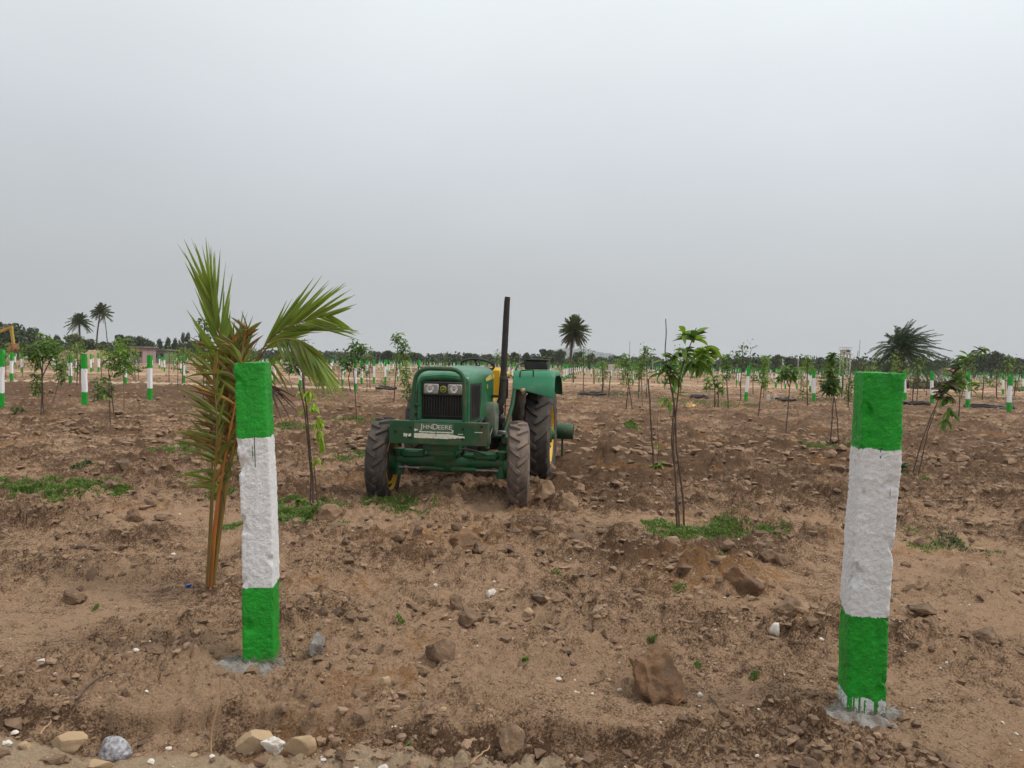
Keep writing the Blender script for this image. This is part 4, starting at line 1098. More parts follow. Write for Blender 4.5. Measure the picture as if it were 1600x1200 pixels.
# D: lower-left olive and brown fronds
frond([(325, 917, -.03), (334, 830, -.04), (345, 760, -.05), (356, 690, -.06), (372, 610, -.06), (378, 560, -.05)], .019, .004, 'petiole',
      [(152, 126, .26, .40, .30, .16, -.3), (60, 75, .14, .24, .2, .1, .2)], OL, 22, .36, 'low frond with olive and orange leaflets spreading left', 5, .032)
frond([(324, 916, -.08), (330, 830, -.10), (333, 770, -.12), (338, 700, -.14), (338, 640, -.14), (334, 585, -.12)], .014, .004, 'petiole_green',
      [(160, 130, .22, .34, .28, .16, -.2), (62, 84, .14, .22, .18, .1, 0)], OL, 18, .40, None, 6, .025)
frond([(328, 917, 0), (340, 800, .0), (352, 700, .0), (366, 620, -.02), (380, 540, -.03), (388, 515, -.03)], .016, .005, 'petiole',
      [(120, 105, .15, .22, .14, .05, -.2), (70, 50, .12, .18, .12, .05, 0)], BR, 8, .6, 'browned dry frond in the middle of the crown', 7, .028)
# E: dead leaflets right of the post, F: olive fan behind it
frond([(334, 917, .06), (352, 780, .08), (372, 680, .10), (398, 615, .10), (418, 596, .10)], .013, .004, 'petiole',
      [(-8, -42, .24, .34, .34, .14, -.1)], [('frond_dead', 1)], 8, .82, 'dead brown frond behind the post', 8, .016)
frond([(334, 917, .10), (355, 760, .14), (380, 650, .18), (405, 590, .20), (430, 560, .22)], .013, .003, 'petiole',
      [(-62, -38, .15, .26, .2, .1, .1), (75, 40, .14, .2, .16, .05, .1)], [('frond_olive', .6), ('frond', .4)], 10, .6, None, 9, .020)
# spear sheath and extra orange stalks
for k, (pts, r) in enumerate((([(323, 917, .03), (329, 800, .05), (332, 720, .06), (340, 640, .07)], .009), ([(329, 918, -.05), (340, 790, -.05), (355, 700, -.04), (372, 600, -.03)], .011))):
    MB().tube(bez([atY(x, y, Y0+dy) for x, y, dy in pts], 5), [r*(1-.5*i/15) for i in range(16)], 8).build('leaf_stalk', M['petiole' if k else 'petiole_green'], palm, b0)
xs_ = MB(); rr_ = random.Random(5); ys_ = MB()
for i in range(190):                       # tangle of leaflets in the heart of the crown
    t = rr_.random(); p = atY(352+20*t+rr_.uniform(-12, 12), 720-180*t, Y0+rr_.uniform(-.05, .12)); a = math.radians(rr_.choice([rr_.uniform(115, 170), rr_.uniform(40, 85)]))
    L_ = rr_.uniform(.14, .34); g_ = leaflet(p, Vector((math.cos(a), rr_.uniform(-.4, .4), math.sin(a))), L_, .026, .12, rr_, 4)
    (xs_ if rr_.random() < .5 else ys_).add(g_.v, g_.f)
for mb_, mn_ in ((xs_, 'frond_olive'), (ys_, 'frond_brown')):
    o = mb_.build('leaflet_tangle', M[mn_], palm, b0); o['kind'] = 'stuff'
mbx = MB()
sp = bez([atY(x, y, Y0+.02) for x, y in ((352, 700), (364, 640), (368, 585), (366, 545))], 6)
mbx.tube(sp, [.012, .02, .026, .03, .034, .036, .037, .037, .036, .035, .033, .03, .027, .023, .018, .014, .01, .006, .003][:len(sp)], 8)
mbx.build('leaf_sheath', M['petiole'], palm, b0)
for (a, b_) in (((350, 640), (322, 720)), ((336, 620), (340, 560)), ((322, 700), (333, 660)), ((345, 765), (352, 800)), ((352, 705), (366, 760))):
    p = atY(*a, Y0-.05); q = atY(*b_, Y0-.08)
    leaflet(p, q-p, (q-p).length, .018, .0, R).build('dry_leaflet', M['frond_dead'], palm, b0)

# ------------------------------------------------------------------ grass patches
def grass(px, py, wpx, hpx, n, label, seed, h=.05, m='grass'):
    c = on(px, py); a_ = at(px, py-hpx/2); b_ = at(px, py+hpx/2)
    rx = wpx*c.y/FPX/2; ry = abs(a_.y-b_.y)/2
    rs = np.random.RandomState(seed)
    th = rs.rand(n*3)*6.283; r = rs.rand(n*3)**.5
    x = np.cos(th)*r*rx*1.25+c.x; y = np.sin(th)*r*ry*1.25+c.y
    dens = fbm(x*3.2, y*2.4, seed, 3)
    keep = (dens+.45*(rs.rand(n*3)-.5)*(.5+r) > -.05+.9*(r-.5))
    x, y = x[keep][:n], y[keep][:n]; n = len(x)
    z = gzs(x, y)
    hh = h*.8*(.3+rs.rand(n)*1.0)*(1-.4*np.clip((((x-c.x)/rx)**2+((y-c.y)/ry)**2)**.5, 0, 1)); w = .0035+.003*rs.rand(n)
    w = w*np.clip(c.y/6, 1, 3)
    a = rs.rand(n)*6.283; ln = rs.rand(n)*1.1
    ux, uy = np.cos(a), np.sin(a)
    b1 = np.stack([x-uy*w, y+ux*w, z-.004], 1); b2 = np.stack([x+uy*w, y-ux*w, z-.004], 1)
    m1 = np.stack([x-uy*w*.8+ux*hh*ln*.3, y+ux*w*.8+uy*hh*ln*.3, z+hh*.6], 1); m2 = np.stack([x+uy*w*.8+ux*hh*ln*.3, y-ux*w*.8+uy*hh*ln*.3, z+hh*.6], 1)
    t = np.stack([x+ux*hh*ln, y+uy*hh*ln, z+hh*(1-ln*.3)], 1)
    V = np.stack([b1, b2, m2, m1, t], 1).reshape(-1, 3)
    o = np.arange(n)[:, None]*5
    F = np.concatenate([o+np.array([[0, 1, 2]]), o+np.array([[0, 2, 3]]), o+np.array([[3, 2, 4]])], 0)
    return tag(np_mesh('grass_patch', V, F, M[m], smooth=False), label, 'grass', kind='stuff')
grass(58, 766, 190, 34, 9000, 'strip of short green grass at the left edge of the field', 1, .07)
grass(183, 773, 30, 10, 900, 'small tuft of grass right of the left grass strip', 2, .05)
grass(292, 704, 90, 18, 3200, 'grass patch behind the coconut palm', 3, .07)
grass(450, 800, 170, 34, 6500, 'grass patch round the foot of the lime-leaved sapling', 4, .07)
grass(620, 796, 110, 22, 2600, 'thin grass in front of the left front tyre', 5, .05)
grass(1100, 829, 210, 34, 6500, 'grass patch round the three-stemmed sapling', 6, .06)
grass(1290, 701, 90, 12, 2200, 'grass patch at the foot of the forked sapling', 7, .07)
grass(1408, 746, 50, 12, 1200, 'grass beside the right post under the leafy weed', 8, .06)
grass(562, 656, 70, 8, 1500, 'grass patch at the foot of the thin dark sapling', 9, .07)
grass(550, 718, 60, 18, 1500, 'grass patch left of the front tyre', 10, .06)
grass(985, 667, 32, 9, 900, 'small bright grass patch right of the tractor', 11, .08)
grass(455, 670, 80, 12, 1500, 'grass between the left painted post and the lime sapling', 12, .07)
grass(960, 615, 150, 10, 2600, 'sparse grass strip in front of the far posts right of the tractor', 13, .09, 'weed')
grass(1290, 625, 130, 6, 1500, 'sparse grass strip behind the forked sapling', 14, .09, 'weed')
grass(1540, 622, 90, 10, 1600, 'sparse grass round the thin saplings at the right', 15, .09, 'weed')
grass(1120, 632, 120, 8, 1500, 'sparse grass round the broad-leaved sapling', 16, .09)
grass(345, 772, 50, 10, 700, 'thin grass just right of the coconut palm stalks', 17, .05)
grass(1440, 850, 110, 26, 450, 'few blades of grass right of the right painted post', 18, .04)
grass(1500, 845, 60, 20, 350, 'scattered weeds near the right edge', 19, .05, 'weed')
grass(128, 730, 20, 12, 260, 'dark weedy tuft left of the coconut palm', 20, .09, 'weed')
for i, (px, py, w) in enumerate([(1018, 1004, 14), (820, 1030, 10), (625, 972, 12), (1090, 1042, 8), (915, 942, 22), (1000, 970, 40), (1180, 1060, 14), (1130, 870, 18), (1060, 905, 16), (1210, 1040, 10), (640, 1140, 6), (960, 1010, 8), (150, 950, 8), (870, 900, 12), (1560, 870, 22)]):
    grass(px, py, w*1.4, 8, 90, 'tiny sprout of grass on the bare soil', 30+i, .03)

# twigs and straws
def twig(pts, r, m, label, dz=0):
    P_ = [on(x, y) for x, y in pts]
    P_ = [p+Vector((0, 0, r+.006+dz*i)) for i, p in enumerate(P_)]
    q = bez(P_, 4)
    o = MB().tube([a+Vector((R.uniform(-1, 1)*r, 0, R.uniform(0, 1)*r)) for a in q], [r*(1-.6*i/len(q)) for i in range(len(q))], 5).build('twig', M[m])
    return tag(o, label, 'twig')
p0 = on(330, 1176)
stx = [p0]+[atY(x, y, p0.y+d) for x, y, d in ((331, 1140, .02), (340, 1105, .03), (344, 1075, .05), (345, 1057, .05))]
tag(MB().tube(bez(stx, 4), .0035, 5).build('dry_stalk', M['straw']), 'thin orange dry stalk standing upright below the left painted post', 'stalk')
twig([(62, 1152), (80, 1132)], .005, 'straw', 'short pale straw at the bottom left')
twig([(120, 1105), (150, 1080), (180, 1062)], .006, 'stick', 'dark twig lying left of the left painted post')
twig([(8, 1090), (30, 1055), (40, 1030)], .006, 'stick', 'dark root at the left edge')
twig([(735, 1198), (752, 1185), (766, 1172)], .005, 'straw', 'pale bent straw at the bottom middle')
twig([(1108, 1092), (1120, 1106), (1128, 1118)], .005, 'stick', 'short dark twig right of the big orange clod')
twig([(920, 1075), (945, 1066), (940, 1050)], .004, 'stick', 'forked twig left of the big orange clod')
twig([(560, 1085), (575, 1078)], .004, 'straw', 'tiny straw beside the cream stone')
tag(stone('bottle_cap', 293, 919, 9, 8, M['blue'], 'x', 'x', 300), 'small blue plastic cap left of the coconut palm', 'cap')
p = on(1080, 637); tag(stone('plastic_bag', 1080, 637, 17, 9, M['orange'], 'x', 'x', 301, rough=.35), 'crumpled orange plastic bag right of the three-stemmed sapling', 'bag')

# coils of black drip pipe
def coil(px, py, wpx, hpx, label, seed, r=.03, turns=3, m='black_pipe'):
    c = at(px, py); rx = wpx*c.y/FPX/2; ry = abs(at(px, py-hpx/2).y-at(px, py+hpx/2).y)/2*.8; ry = min(max(ry, rx*.5), rx*1.6)
    rr = random.Random(seed); pts = []
    for i in range(turns*22+1):
        a = 2*math.pi*i/22; k = 1+.10*math.sin(a*.37+seed)+.05*math.sin(2.3*a)
        x = c.x+math.cos(a)*rx*k*.92; y = c.y+math.sin(a)*ry*k*.92
        pts.append(Vector((x, y, gz(x, y)+r+.02*(i/22)+.04*abs(math.sin(a*1.3+seed)))))
    return tag(MB().tube(pts, r, 6).build('pipe_coil', M[m]), label, 'pipe coil', 'coils of black pipe on the ground')
coil(508, 606, 30, 5, 'loop of black pipe on the ground under the drooping palm leaf', 1)
coil(603, 611, 32, 6, 'loop of black pipe left of the tractor guard', 2)
coil(925, 620, 46, 4, 'loop of black pipe right of the tractor', 3)
coil(1093, 625, 26, 4, 'black coil beside the orange plastic bag', 4)
coil(1425, 635, 42, 6, 'black coil right of the near right post', 5, turns=4)
coil(1545, 641, 66, 5, 'long flat black coil left of the clear post at the right', 6, turns=3)
coil(1225, 630, 34, 3, 'black loop behind the slim upright sapling', 7)
pts = [at(x, 601+(x-215)*.01)+Vector((0, 0, .07)) for x in range(175, 290, 12)]
tag(MB().tube(pts, .045, 6).build('water_pipe', M['white_pipe']), 'long white water pipe lying behind the tall lone post', 'pipe')
for i, (px, py) in enumerate(((1200, 630), (1211, 630))):
    p = at(px, py); o = MB().box(-.06, .06, -.06, .06, -.05, .38, bev=.015).build('marker_stone', M['stone_white'])
    o.location = p; tag(o, ['left', 'right'][i]+' one of two short pale marker stones beyond the leaning post', 'marker stone', 'short pale marker stones')

# ------------------------------------------------------------------ tractor
YAW = -math.radians(8.2)
TO = Vector((-.645, 7.95, gz(-.645, 7.95)*0-.015))
tr = thing('tractor', 'mud-splashed green tractor with yellow wheels and a tall black exhaust, parked on the ploughed soil', 'tractor', TO, rz=YAW)
def tp(mb, name, m, parent=tr, loc=None, rot=None, **k):
    o = mb.build(name, M[m], parent, **k)
    if loc: o.location = loc
    if rot: o.rotation_euler = rot
    return o

def tyre_mesh(Ro, W, Rr, nl, lug, steps=5, seg=64):
    """carcass as a lathe plus herringbone bars"""
    sh = W*.47
    prof = [(-W*.30, Rr), (-W*.43, Rr+.03), (-sh*1.04, (Ro+Rr)/2), (-sh, Ro-lug-.045), (-sh*.86, Ro-lug-.012), (-sh*.4, Ro-lug+.004), (0, Ro-lug+.008),
            (sh*.4, Ro-lug+.004), (sh*.86, Ro-lug-.012), (sh, Ro-lug-.045), (sh*1.04, (Ro+Rr)/2), (W*.43, Rr+.03), (W*.30, Rr)]
    mb = MB().lathe(prof, 'x', seg)
    def rad(u):                                  # tread surface radius across the width
        a = abs(u)/sh
        return Ro-lug+.008-.020*a*a-.02*max(0, a-.8)
    bw = Ro*2*math.pi/nl*.30
    for s in (-1, 1):
        for i in range(nl):
            f0 = (i+(0.5 if s > 0 else 0))/nl*2*math.pi
            vs = []
            for j in range(steps+1):
                t = j/steps; u = s*(-.012+(sh*1.05+.012)*t)
                # centre leads (lower at the front of the wheel)
                phi = f0-(.62*W/Ro)*(t**1.0*.9-.12*math.sin(math.pi*t))*1.0
                r0 = rad(u)-.008; r1 = rad(u)+lug*(1-.15*t)-.012*max(0, t-.75)*4
                if j == steps: r0 -= .05; r1 -= .045
                hw = bw*(.42+.25*t)/Ro
                for (r, ww) in ((r0, 1.25), (r1, .80)):
                    for q in (-1, 1):
                        a = phi+q*hw*ww
                        vs.append((u, -math.sin(a)*r, math.cos(a)*r))   # phi runs from the top towards the front (-y)
            fs = []
            for j in range(steps):
                o = j*4
                fs += [(o+2, o+3, o+7, o+6), (o, o+2, o+6, o+4), (o+3, o+1, o+5, o+7)]
            fs += [(0, 1, 3, 2), (steps*4+2, steps*4+3, steps*4+1, steps*4)]
            mb.add(vs, fs)
    return mb
def wheel(name, x, y, z, Ro, W, Rr, nl, lug, side, yaw, rubber, spin=0):
    """side: +1 when the outer side faces +x"""
    rim = MB()
    w = W*.40
    prof = [(-w, Rr+.018), (-w, Rr+.004), (-w+.02, Rr-.015), (-w*.4, Rr-.04), (w*.4, Rr-.04), (w-.02, Rr-.015), (w, Rr+.004), (w, Rr+.018), (w-.015, Rr+.005), (w*.4, Rr-.028), (-w*.4, Rr-.028), (-w+.015, Rr+.005)]
    rim.lathe(prof, 'x', 48, closed=True)
    o = side*W*(-.18 if (Ro < .5 and side < 0) else .10 if Ro < .5 else .26)
    disc = [(o-.006, Rr-.03), (o+side*-.03, Rr*.80), (o+side*.02, Rr*.55), (o+side*.03, Rr*.30), (o+side*.03, .001)]
    rim.lathe(disc, 'x', 48)
    d2 = [(a-.012*side, b_) for a, b_ in disc]
    rim.lathe(d2, 'x', 48)
    wo = tp(rim, name, 'rim', loc=(x, y, z), rot=(spin, 0, yaw))
    ty = tp(tyre_mesh(Ro, W, Rr, nl, lug), 'tyre', rubber, wo, angle=30)
    hb = MB(); hb.lathe([(o, .0), (o, Rr*.28), (o+side*.05, Rr*.27), (o+side*.07, Rr*.16), (o+side*.10, Rr*.15), (o+side*.10, .001)], 'x', 20)
    tp(hb, 'hub', 'green_axle', wo)
    for k in range(8):
        a = k/8*6.283; nb = MB(); nb.lathe([(o+side*.0, .016), (o+side*.05, .016), (o+side*.05, .001)], 'x', 6, c=(0, math.cos(a)*Rr*.42, math.sin(a)*Rr*.42))
        tp(nb, 'wheel_nut', 'metal', wo)
    return wo
FW = math.radians(8.2)
wheel('front_wheel', .732, .0, .472, .478, .235, .30, 17, .028, 1, FW+math.radians(.3), 'rubber_dusty', .1)
wheel('front_wheel', -.732, .0, .472, .478, .235, .30, 17, .028, -1, FW-math.radians(3.4), 'rubber', .23)
wheel('rear_wheel', .765, 1.95, .635, .648, .345, .37, 19, .040, 1, 0, 'rubber', .1)
wheel('rear_wheel', -.765, 1.95, .635, .648, .345, .37, 19, .040, -1, 0, 'rubber', .3)

# hood: lofted shell
def section(w, zt, zb, cr=.11, crown=.018, n=6):
    pts = [(-w*1.0, zb), (-w*1.0, zb+(zt-cr-zb)*.5), (-w, zt-cr-.02)]
    for i in range(n+1):
        a = math.pi-(math.pi/2)*i/n; pts.append((-w+cr+math.cos(a)*cr, zt-cr+math.sin(a)*cr))
    pts.append((-w*.4, zt+crown*.7)); pts.append((0, zt+crown)); pts.append((w*.4, zt+crown*.7))
    for i in range(n+1):
        a = math.pi/2-(math.pi/2)*i/n; pts.append((w-cr+math.cos(a)*cr, zt-cr+math.sin(a)*cr))
    pts += [(w, zt-cr-.02), (w, zb+(zt-cr-zb)*.5), (w, zb)]
    return pts
hood = MB()
secs = [(-.365, .245, 1.385, .955, .05), (-.362, .262, 1.410, .940, .06), (-.345, .276, 1.428, .932, .07), (-.31, .286, 1.440, .930, .08), (-.22, .296, 1.458, .932, .09), (-.05, .303, 1.476, .94, .10), (.2, .307, 1.492, .955, .105), (.55, .309, 1.503, .97, .105), (.86, .309, 1.508, .98, .105), (.885, .306, 1.503, .985, .10)]
n0 = None
for (y, w, zt, zb, cr) in secs:
    s = section(w, zt, zb, cr); n0 = len(s)
    hood.v += [(x, y, z) for x, z in s]
for i in range(len(secs)-1):
    for k in range(n0-1): hood.f.append((i*n0+k, i*n0+k+1, (i+1)*n0+k+1, (i+1)*n0+k))
hood.f.append(tuple(range((len(secs)-1)*n0, len(secs)*n0)))
# front frame: a band from the shell's edge inward round the grille opening
fr = section(.245, 1.385, .955, .05); inn = section(.230, 1.362, .972, .03)
o = len(hood.v); hood.v += [(x, -.365, z) for x, z in fr]+[(x, -.352, z) for x, z in inn]+[(x, -.30, z) for x, z in inn]
for k in range(n0-1):
    hood.f.append((o+k, o+n0+k, o+n0+k+1, o+k+1)); hood.f.append((o+n0+k, o+2*n0+k, o+2*n0+k+1, o+n0+k+1))
hood.f.append((o, o+n0-1, o+2*n0-1, o+n0))
ho_ = tp(hood, 'hood', 'green_hood', angle=35)
MBb = MB().box(-.235, .235, -.32, -.305, .95, 1.375)
gr = tp(MBb, 'grille', 'black', smooth=False)
for i in range(16):
    x = -.212+i*.0283
    tp(MB().box(x-.005, x+.005, -.345, -.321, .985, 1.225, bev=.003), 'grille_bar', 'engine', gr)
tp(MB().box(-.211, .211, -.349, -.322, 1.00, 1.008), 'grille_bar', 'engine', gr)
bz = tp(MB().box(-.228, .228, -.372, -.31, 1.212, 1.360, bev=.012), 'headlight_panel', 'black')
for sx in (-1, 1):
    c = sx*.125
    h = tp(MB().box(c-.078, c+.078, -.388, -.365, 1.232, 1.335, bev=.012), 'headlight', 'lens')
    tp(MB().lathe([(-.391, .040), (-.394, .036), (-.392, .026), (-.390, .001)], 'y', 20, c=(c-.01, 0, 1.284)), 'reflector', 'reflector', h)
    tp(MB().lathe([(-.398, .012), (-.402, .008), (-.402, .001)], 'y', 12, c=(c-.01, 0, 1.284)), 'bulb', 'metal', h)
bd = tp(MB().lathe([(-.374, .034), (-.380, .034), (-.382, .031), (-.382, .001)], 'y', 24, c=(0, 0, 1.284)), 'badge', 'badge')
tp(MB().lathe([(-.383, .027), (-.3845, .027), (-.3845, .001)], 'y', 24, c=(0, 0, 1.284)), 'badge_face', 'green_old', bd)
# leaping deer
deer = [(-.020, -.004), (-.012, .004), (-.004, .006), (.004, .006), (.008, .014), (.004, .022), (.010, .017), (.016, .020), (.013, .012), (.017, .008), (.011, .004), (.010, -.002), (.018, -.010), (.013, -.010), (.004, -.004), (-.005, -.004), (-.011, -.012), (-.019, -.015), (-.012, -.007), (-.014, -.003)]
dm = MB(); dm.add([(x*.95, -.386, 1.281+z) for x, z in deer], [tuple(range(len(deer)))]); tp(dm, 'leaping_deer', 'badge', bd, smooth=False)
# side grilles
for s in (-1, 1):
    sg = MB(); k = 8; vs = []
    def hx(y):
        for a, b_ in zip(secs, secs[1:]):
            if a[0] <= y <= b_[0]: return a[1]+(b_[1]-a[1])*(y-a[0])/(b_[0]-a[0])
        return .3
    for i in range(k+1):
        t = i/k; yt = -.345+.46*t; yb = -.345+.38*t
        vs += [(s*(hx(yb)+.003), yb, .965+.0*t), (s*(hx((yt+yb)/2)+.003), (yt+yb)/2, 1.16), (s*(hx(yt)+.003), yt, 1.345)]
    fs = []
    for i in range(k): a = i*3; fs += [(a, a+1, a+4, a+3), (a+1, a+2, a+5, a+4)]
    sg.add(vs, fs); sgo = tp(sg, 'side_grille', 'black')
    for i in range(7):
        y = -.285+i*.046; tp(MB().box(s*(hx(y)+.003)-.006, s*(hx(y)+.003)+.006, y-.006, y+.006, .99, 1.32), 'grille_bar', 'engine', sgo)
    # yellow stripe and number
    st = MB(); st.add([(s*.3105, .30, 1.405), (s*.3105, .34, 1.372), (s*.3115, .86, 1.402), (s*.3115, .86, 1.448), (s*.3113, .55, 1.446)], [(0, 1, 2, 3, 4)] if s > 0 else [(4, 3, 2, 1, 0)])
    for i, v in enumerate(st.v): st.v[i] = (v[0]+s*.0025 - s*(.10 if False else 0), v[1], v[2]-.02)
    tp(st, 'yellow_stripe', 'decal', smooth=False)
def text_part(body, size, m, parent, loc, rot, sx=1.0, name='lettering'):
    cu = bpy.data.curves.new('t', 'FONT'); cu.body = body; cu.size = size; cu.extrude = .0012; cu.align_x = 'CENTER'; cu.align_y = 'CENTER'; cu.offset = size*.012
    ob = bpy.data.objects.new('t', cu); COL.objects.link(ob)
    dg = bpy.context.evaluated_depsgraph_get(); me = bpy.data.meshes.new_from_object(ob.evaluated_get(dg))
    bpy.data.objects.remove(ob); me.materials.clear(); me.materials.append(M[m])
    o = bpy.data.objects.new(name, me); COL.objects.link(o); o.parent = parent; o.location = loc; o.rotation_euler = rot; o.scale = (sx, 1, 1)
    return o
text_part('50', .065, 'decal', ho_, (.3145, .42, 1.29), (math.pi/2, 0, math.pi/2), name='model_number')

# bumper plate with worn lettering, hoop guard
plate = MB().box(-.505, .505, -.56, -.543, .735, .965, bev=.004)
plate.box(-.505, .505, -.543, -.47, .955, .965); plate.box(-.505, -.495, -.543, -.46, .735, .955); plate.box(.495, .505, -.543, -.46, .735, .955)
pl = tp(plate, 'bumper_plate', 'green_old')
tp(MB().box(-.245, .155, -.5635, -.5605, .865, .948), 'letter_plate', 'plate_grey', pl, smooth=False)
text_part('J', .074, 'letter', pl, (-.168, -.566, .912), (math.pi/2, 0, 0), 1.1)
text_part('HN', .056, 'letter', pl, (-.108, -.566, .909), (math.pi/2, 0, 0), 1.15)
text_part('D', .076, 'letter', pl, (-.030, -.566, .911), (math.pi/2, 0, 0), 1.15)
text_part('EERE', .060, 'letter', pl, (.068, -.566, .908), (math.pi/2, 0, 0), 1.15)
def worn(x0, x1, z0, z1, seed, n=60, j=.006, name='worn_white_stripe', taper=None):
    rr = random.Random(seed); up = []; dn = []
    for i in range(n+1):
        x = x0+(x1-x0)*i/n; k = 1 if not taper else max(.12, min(1, (x1-x)/(taper)))
        zc = z0+(z1-z0)*(.5)
        up.append((x, -.5645, z1-(1-k)*(z1-z0)*.45+rr.uniform(-1, .4)*j*(.4 if rr.random() < .7 else 1.6)))
        dn.append((x, -.5645, z0+(1-k)*(z1-z0)*.25+rr.uniform(-.4, 1)*j*(.5 if rr.random() < .6 else 1.8)))
    mb = MB(); mb.add(up+dn, [(i, n+1+i, n+2+i, i+1) for i in range(n)]); return tp(mb, name, 'old_white', pl, smooth=False)
worn(-.245, .27, .796, .846, 1, taper=.16, j=.004)
worn(-.195, .155, .853, .866, 2, j=.002)
worn(.140, .156, .850, .886, 3, n=8, j=.002)
worn(-.245, -.205, .855, .900, 4, n=10, j=.012, taper=.06)
worn(-.355, -.275, .805, .840, 5, n=14, j=.014, name='worn_white_patch')
worn(.205, .255, .842, .852, 6, n=10, j=.004, name='worn_white_patch')
worn(.37, .45, .868, .876, 7, n=10, j=.003, name='worn_white_patch')
tp(MB().box(-.022, -.016, -.5665, -.5605, .815, .875), 'paint_crack', 'black', pl, smooth=False)
for x, z in ((-.285, .80), (-.285, .90), (.252, .80), (.252, .90), (-.44, .85), (.44, .93)):
    tp(MB().lathe([(-.5605, .001), (-.572, .011), (-.5605, .013)][::-1], 'y', 6, c=(x, 0, z)), 'bolt', 'engine', pl)
hoop = [(-.285, -.50, .955), (-.283, -.50, 1.15), (-.268, -.50, 1.33), (-.255, -.50, 1.405), (-.225, -.50, 1.455), (-.18, -.50, 1.483), (-.12, -.50, 1.492), (.10, -.50, 1.492), (.16, -.50, 1.480), (.205, -.50, 1.452), (.232, -.50, 1.405), (.244, -.50, 1.33), (.250, -.50, 1.15), (.252, -.50, .955)]
hp = []
for i in range(len(hoop)-1):
    for s in range(3): hp.append(Vector(hoop[i]).lerp(Vector(hoop[i+1]), s/3))
hp.append(Vector(hoop[-1]))
tp(MB().tube(hp, .0225, 12), 'guard_hoop', 'green_old')
for s in (-1, 1):
    tp(MB().box(s*.17-.03, s*.17+.03, -.543, -.1, .77, .83, bev=.005), 'bumper_bracket', 'engine')
    tp(MB().tube([(s*.26, -.49, 1.12), (s*.24, -.40, 1.12)], .012, 6), 'guard_stay', 'green_old')

# front axle, steering
ax = MB().lathe([(-.60, .045), (-.58, .062), (-.44, .058), (-.36, .070), (-.22, .075), (-.16, .095), (-.10, .12), (.02, .125), (.10, .11), (.16, .085), (.24, .072), (.36, .068), (.44, .056), (.58, .062), (.60, .045)], 'x', 20, c=(0, .0, .50))
ax.box(-.42, .42, -.07, .07, .545, .60, bev=.02)
ax.box(-.52, -.26, -.075, .06, .53, .615, bev=.02); ax.box(.26, .52, -.075, .06, .53, .615, bev=.02)
axo = tp(ax, 'front_axle', 'green_axle')
for s in (-1, 1):
    kn = MB().lathe([(.335, .03), (.34, .062), (.42, .066), (.44, .055), (.56, .055), (.58, .07), (.62, .07), (.63, .03)], 'z', 16, c=(s*.565, 0, 0))
    kn.box(s*.57-.05, s*.57+.05, -.05, .05, .34, .46, bev=.02)
    k_ = tp(kn, 'steering_knuckle', 'green_axle')
    lo, hi = (.58, .69) if s > 0 else (-.69, -.58)
    tp(MB().lathe([(lo, .06), (lo+.01, .088), (hi-.02, .088), (hi, .06)], 'x', 18, c=(0, 0, .465)), 'hub_reducer', 'green_axle', k_)
    tp(MB().tube([(s*.54, -.10, .43), (s*.12, -.115, .43)], .012, 8), 'tie_rod', 'metal')
    tp(MB().tube([(s*.30, -.11, .43), (s*.03, -.115, .43)], .024, 10), 'steering_cylinder', 'green_old')
br = MB().box(-.15, .15, -.42, .25, .60, .76, bev=.02); br.box(-.10, .10, -.30, .15, .55, .62, bev=.01); br.box(-.19, .19, -.43, -.38, .66, .76, bev=.008)
tp(br, 'axle_support', 'green_axle')
for s in (-1, 1): tp(MB().box(s*.115-.02, s*.115+.02, -.16, -.11, .56, .74, bev=.006), 'support_web', 'green_axle')

for pts_, r_ in (([(-.15, -.40, .93), (-.22, -.42, .84), (-.16, -.40, .74), (-.05, -.36, .70)], .007), ([(.18, -.38, .94), (.24, -.40, .86), (.33, -.2, .80), (.38, .1, .72), (.40, .3, .84)], .008), ([(.26, .1, 1.0), (.32, .25, .92), (.36, .42, .72), (.30, .6, .70)], .009), ([(.05, -.30, .62), (.2, -.2, .66), (.42, -.06, .58), (.52, -.05, .50)], .008)):
    tp(MB().tube(bez([Vector(p) for p in pts_], 5), r_, 6), 'cable', 'black')
# engine, transmission
en = MB().box(-.17, .17, -.10, .95, .56, .97, bev=.03); en.box(-.22, .22, .05, .85, .66, .90, bev=.03); en.box(-.13, .13, .0, .9, .46, .6, bev=.03)
tp(en, 'engine', 'engine')
for i in range(5): tp(MB().lathe([(.225, .02), (.25, .03), (.27, .03), (.275, .012)], 'x', 10, c=(0, .1+i*.16, .80)), 'engine_plug', 'engine')
rd = MB().box(-.235, .235, -.30, -.12, .80, .955, bev=.01); tp(rd, 'radiator_base', 'engine')
tp(MB().tube([(-.20, -.28, .98), (-.26, -.2, 1.0), (-.28, 0, .93), (-.26, .2, .9)], .02, 8), 'hose', 'black')
tp(MB().tube([(.24, -.15, .93), (.29, 0, .90), (.31, .2, .95), (.30, .4, .93)], .016, 8), 'hose', 'black')
tp(MB().tube([(.23, .0, .86), (.30, .1, .78), (.32, .25, .80), (.34, .38, .9)], .011, 8), 'hose', 'black')
tk = MB()
prof = []
for k in range(24):
    a = 2*math.pi*k/24; prof.append((math.copysign(abs(math.cos(a))**.5, math.cos(a))*.135, math.copysign(abs(math.sin(a))**.5, math.sin(a))*.19))
vs = []
for x, kk in ((.27, .92), (.28, 1), (.40, 1), (.415, .92), (.418, .7)):
    vs += [(x, .50+a*kk, .93+c*kk) for a, c in prof]
fs = [(i*24+k, i*24+(k+1) % 24, (i+1)*24+(k+1) % 24, (i+1)*24+k) for i in range(4) for k in range(24)]+[tuple(range(96, 120)), tuple(range(23, -1, -1))]
tk.add(vs, fs); tp(tk, 'side_cover', 'filter')
tp(MB().lathe([(.66, .02), (.665, .045), (.78, .047), (.79, .03)], 'z', 16, c=(.33, .36, 0)), 'fuel_filter', 'filter')
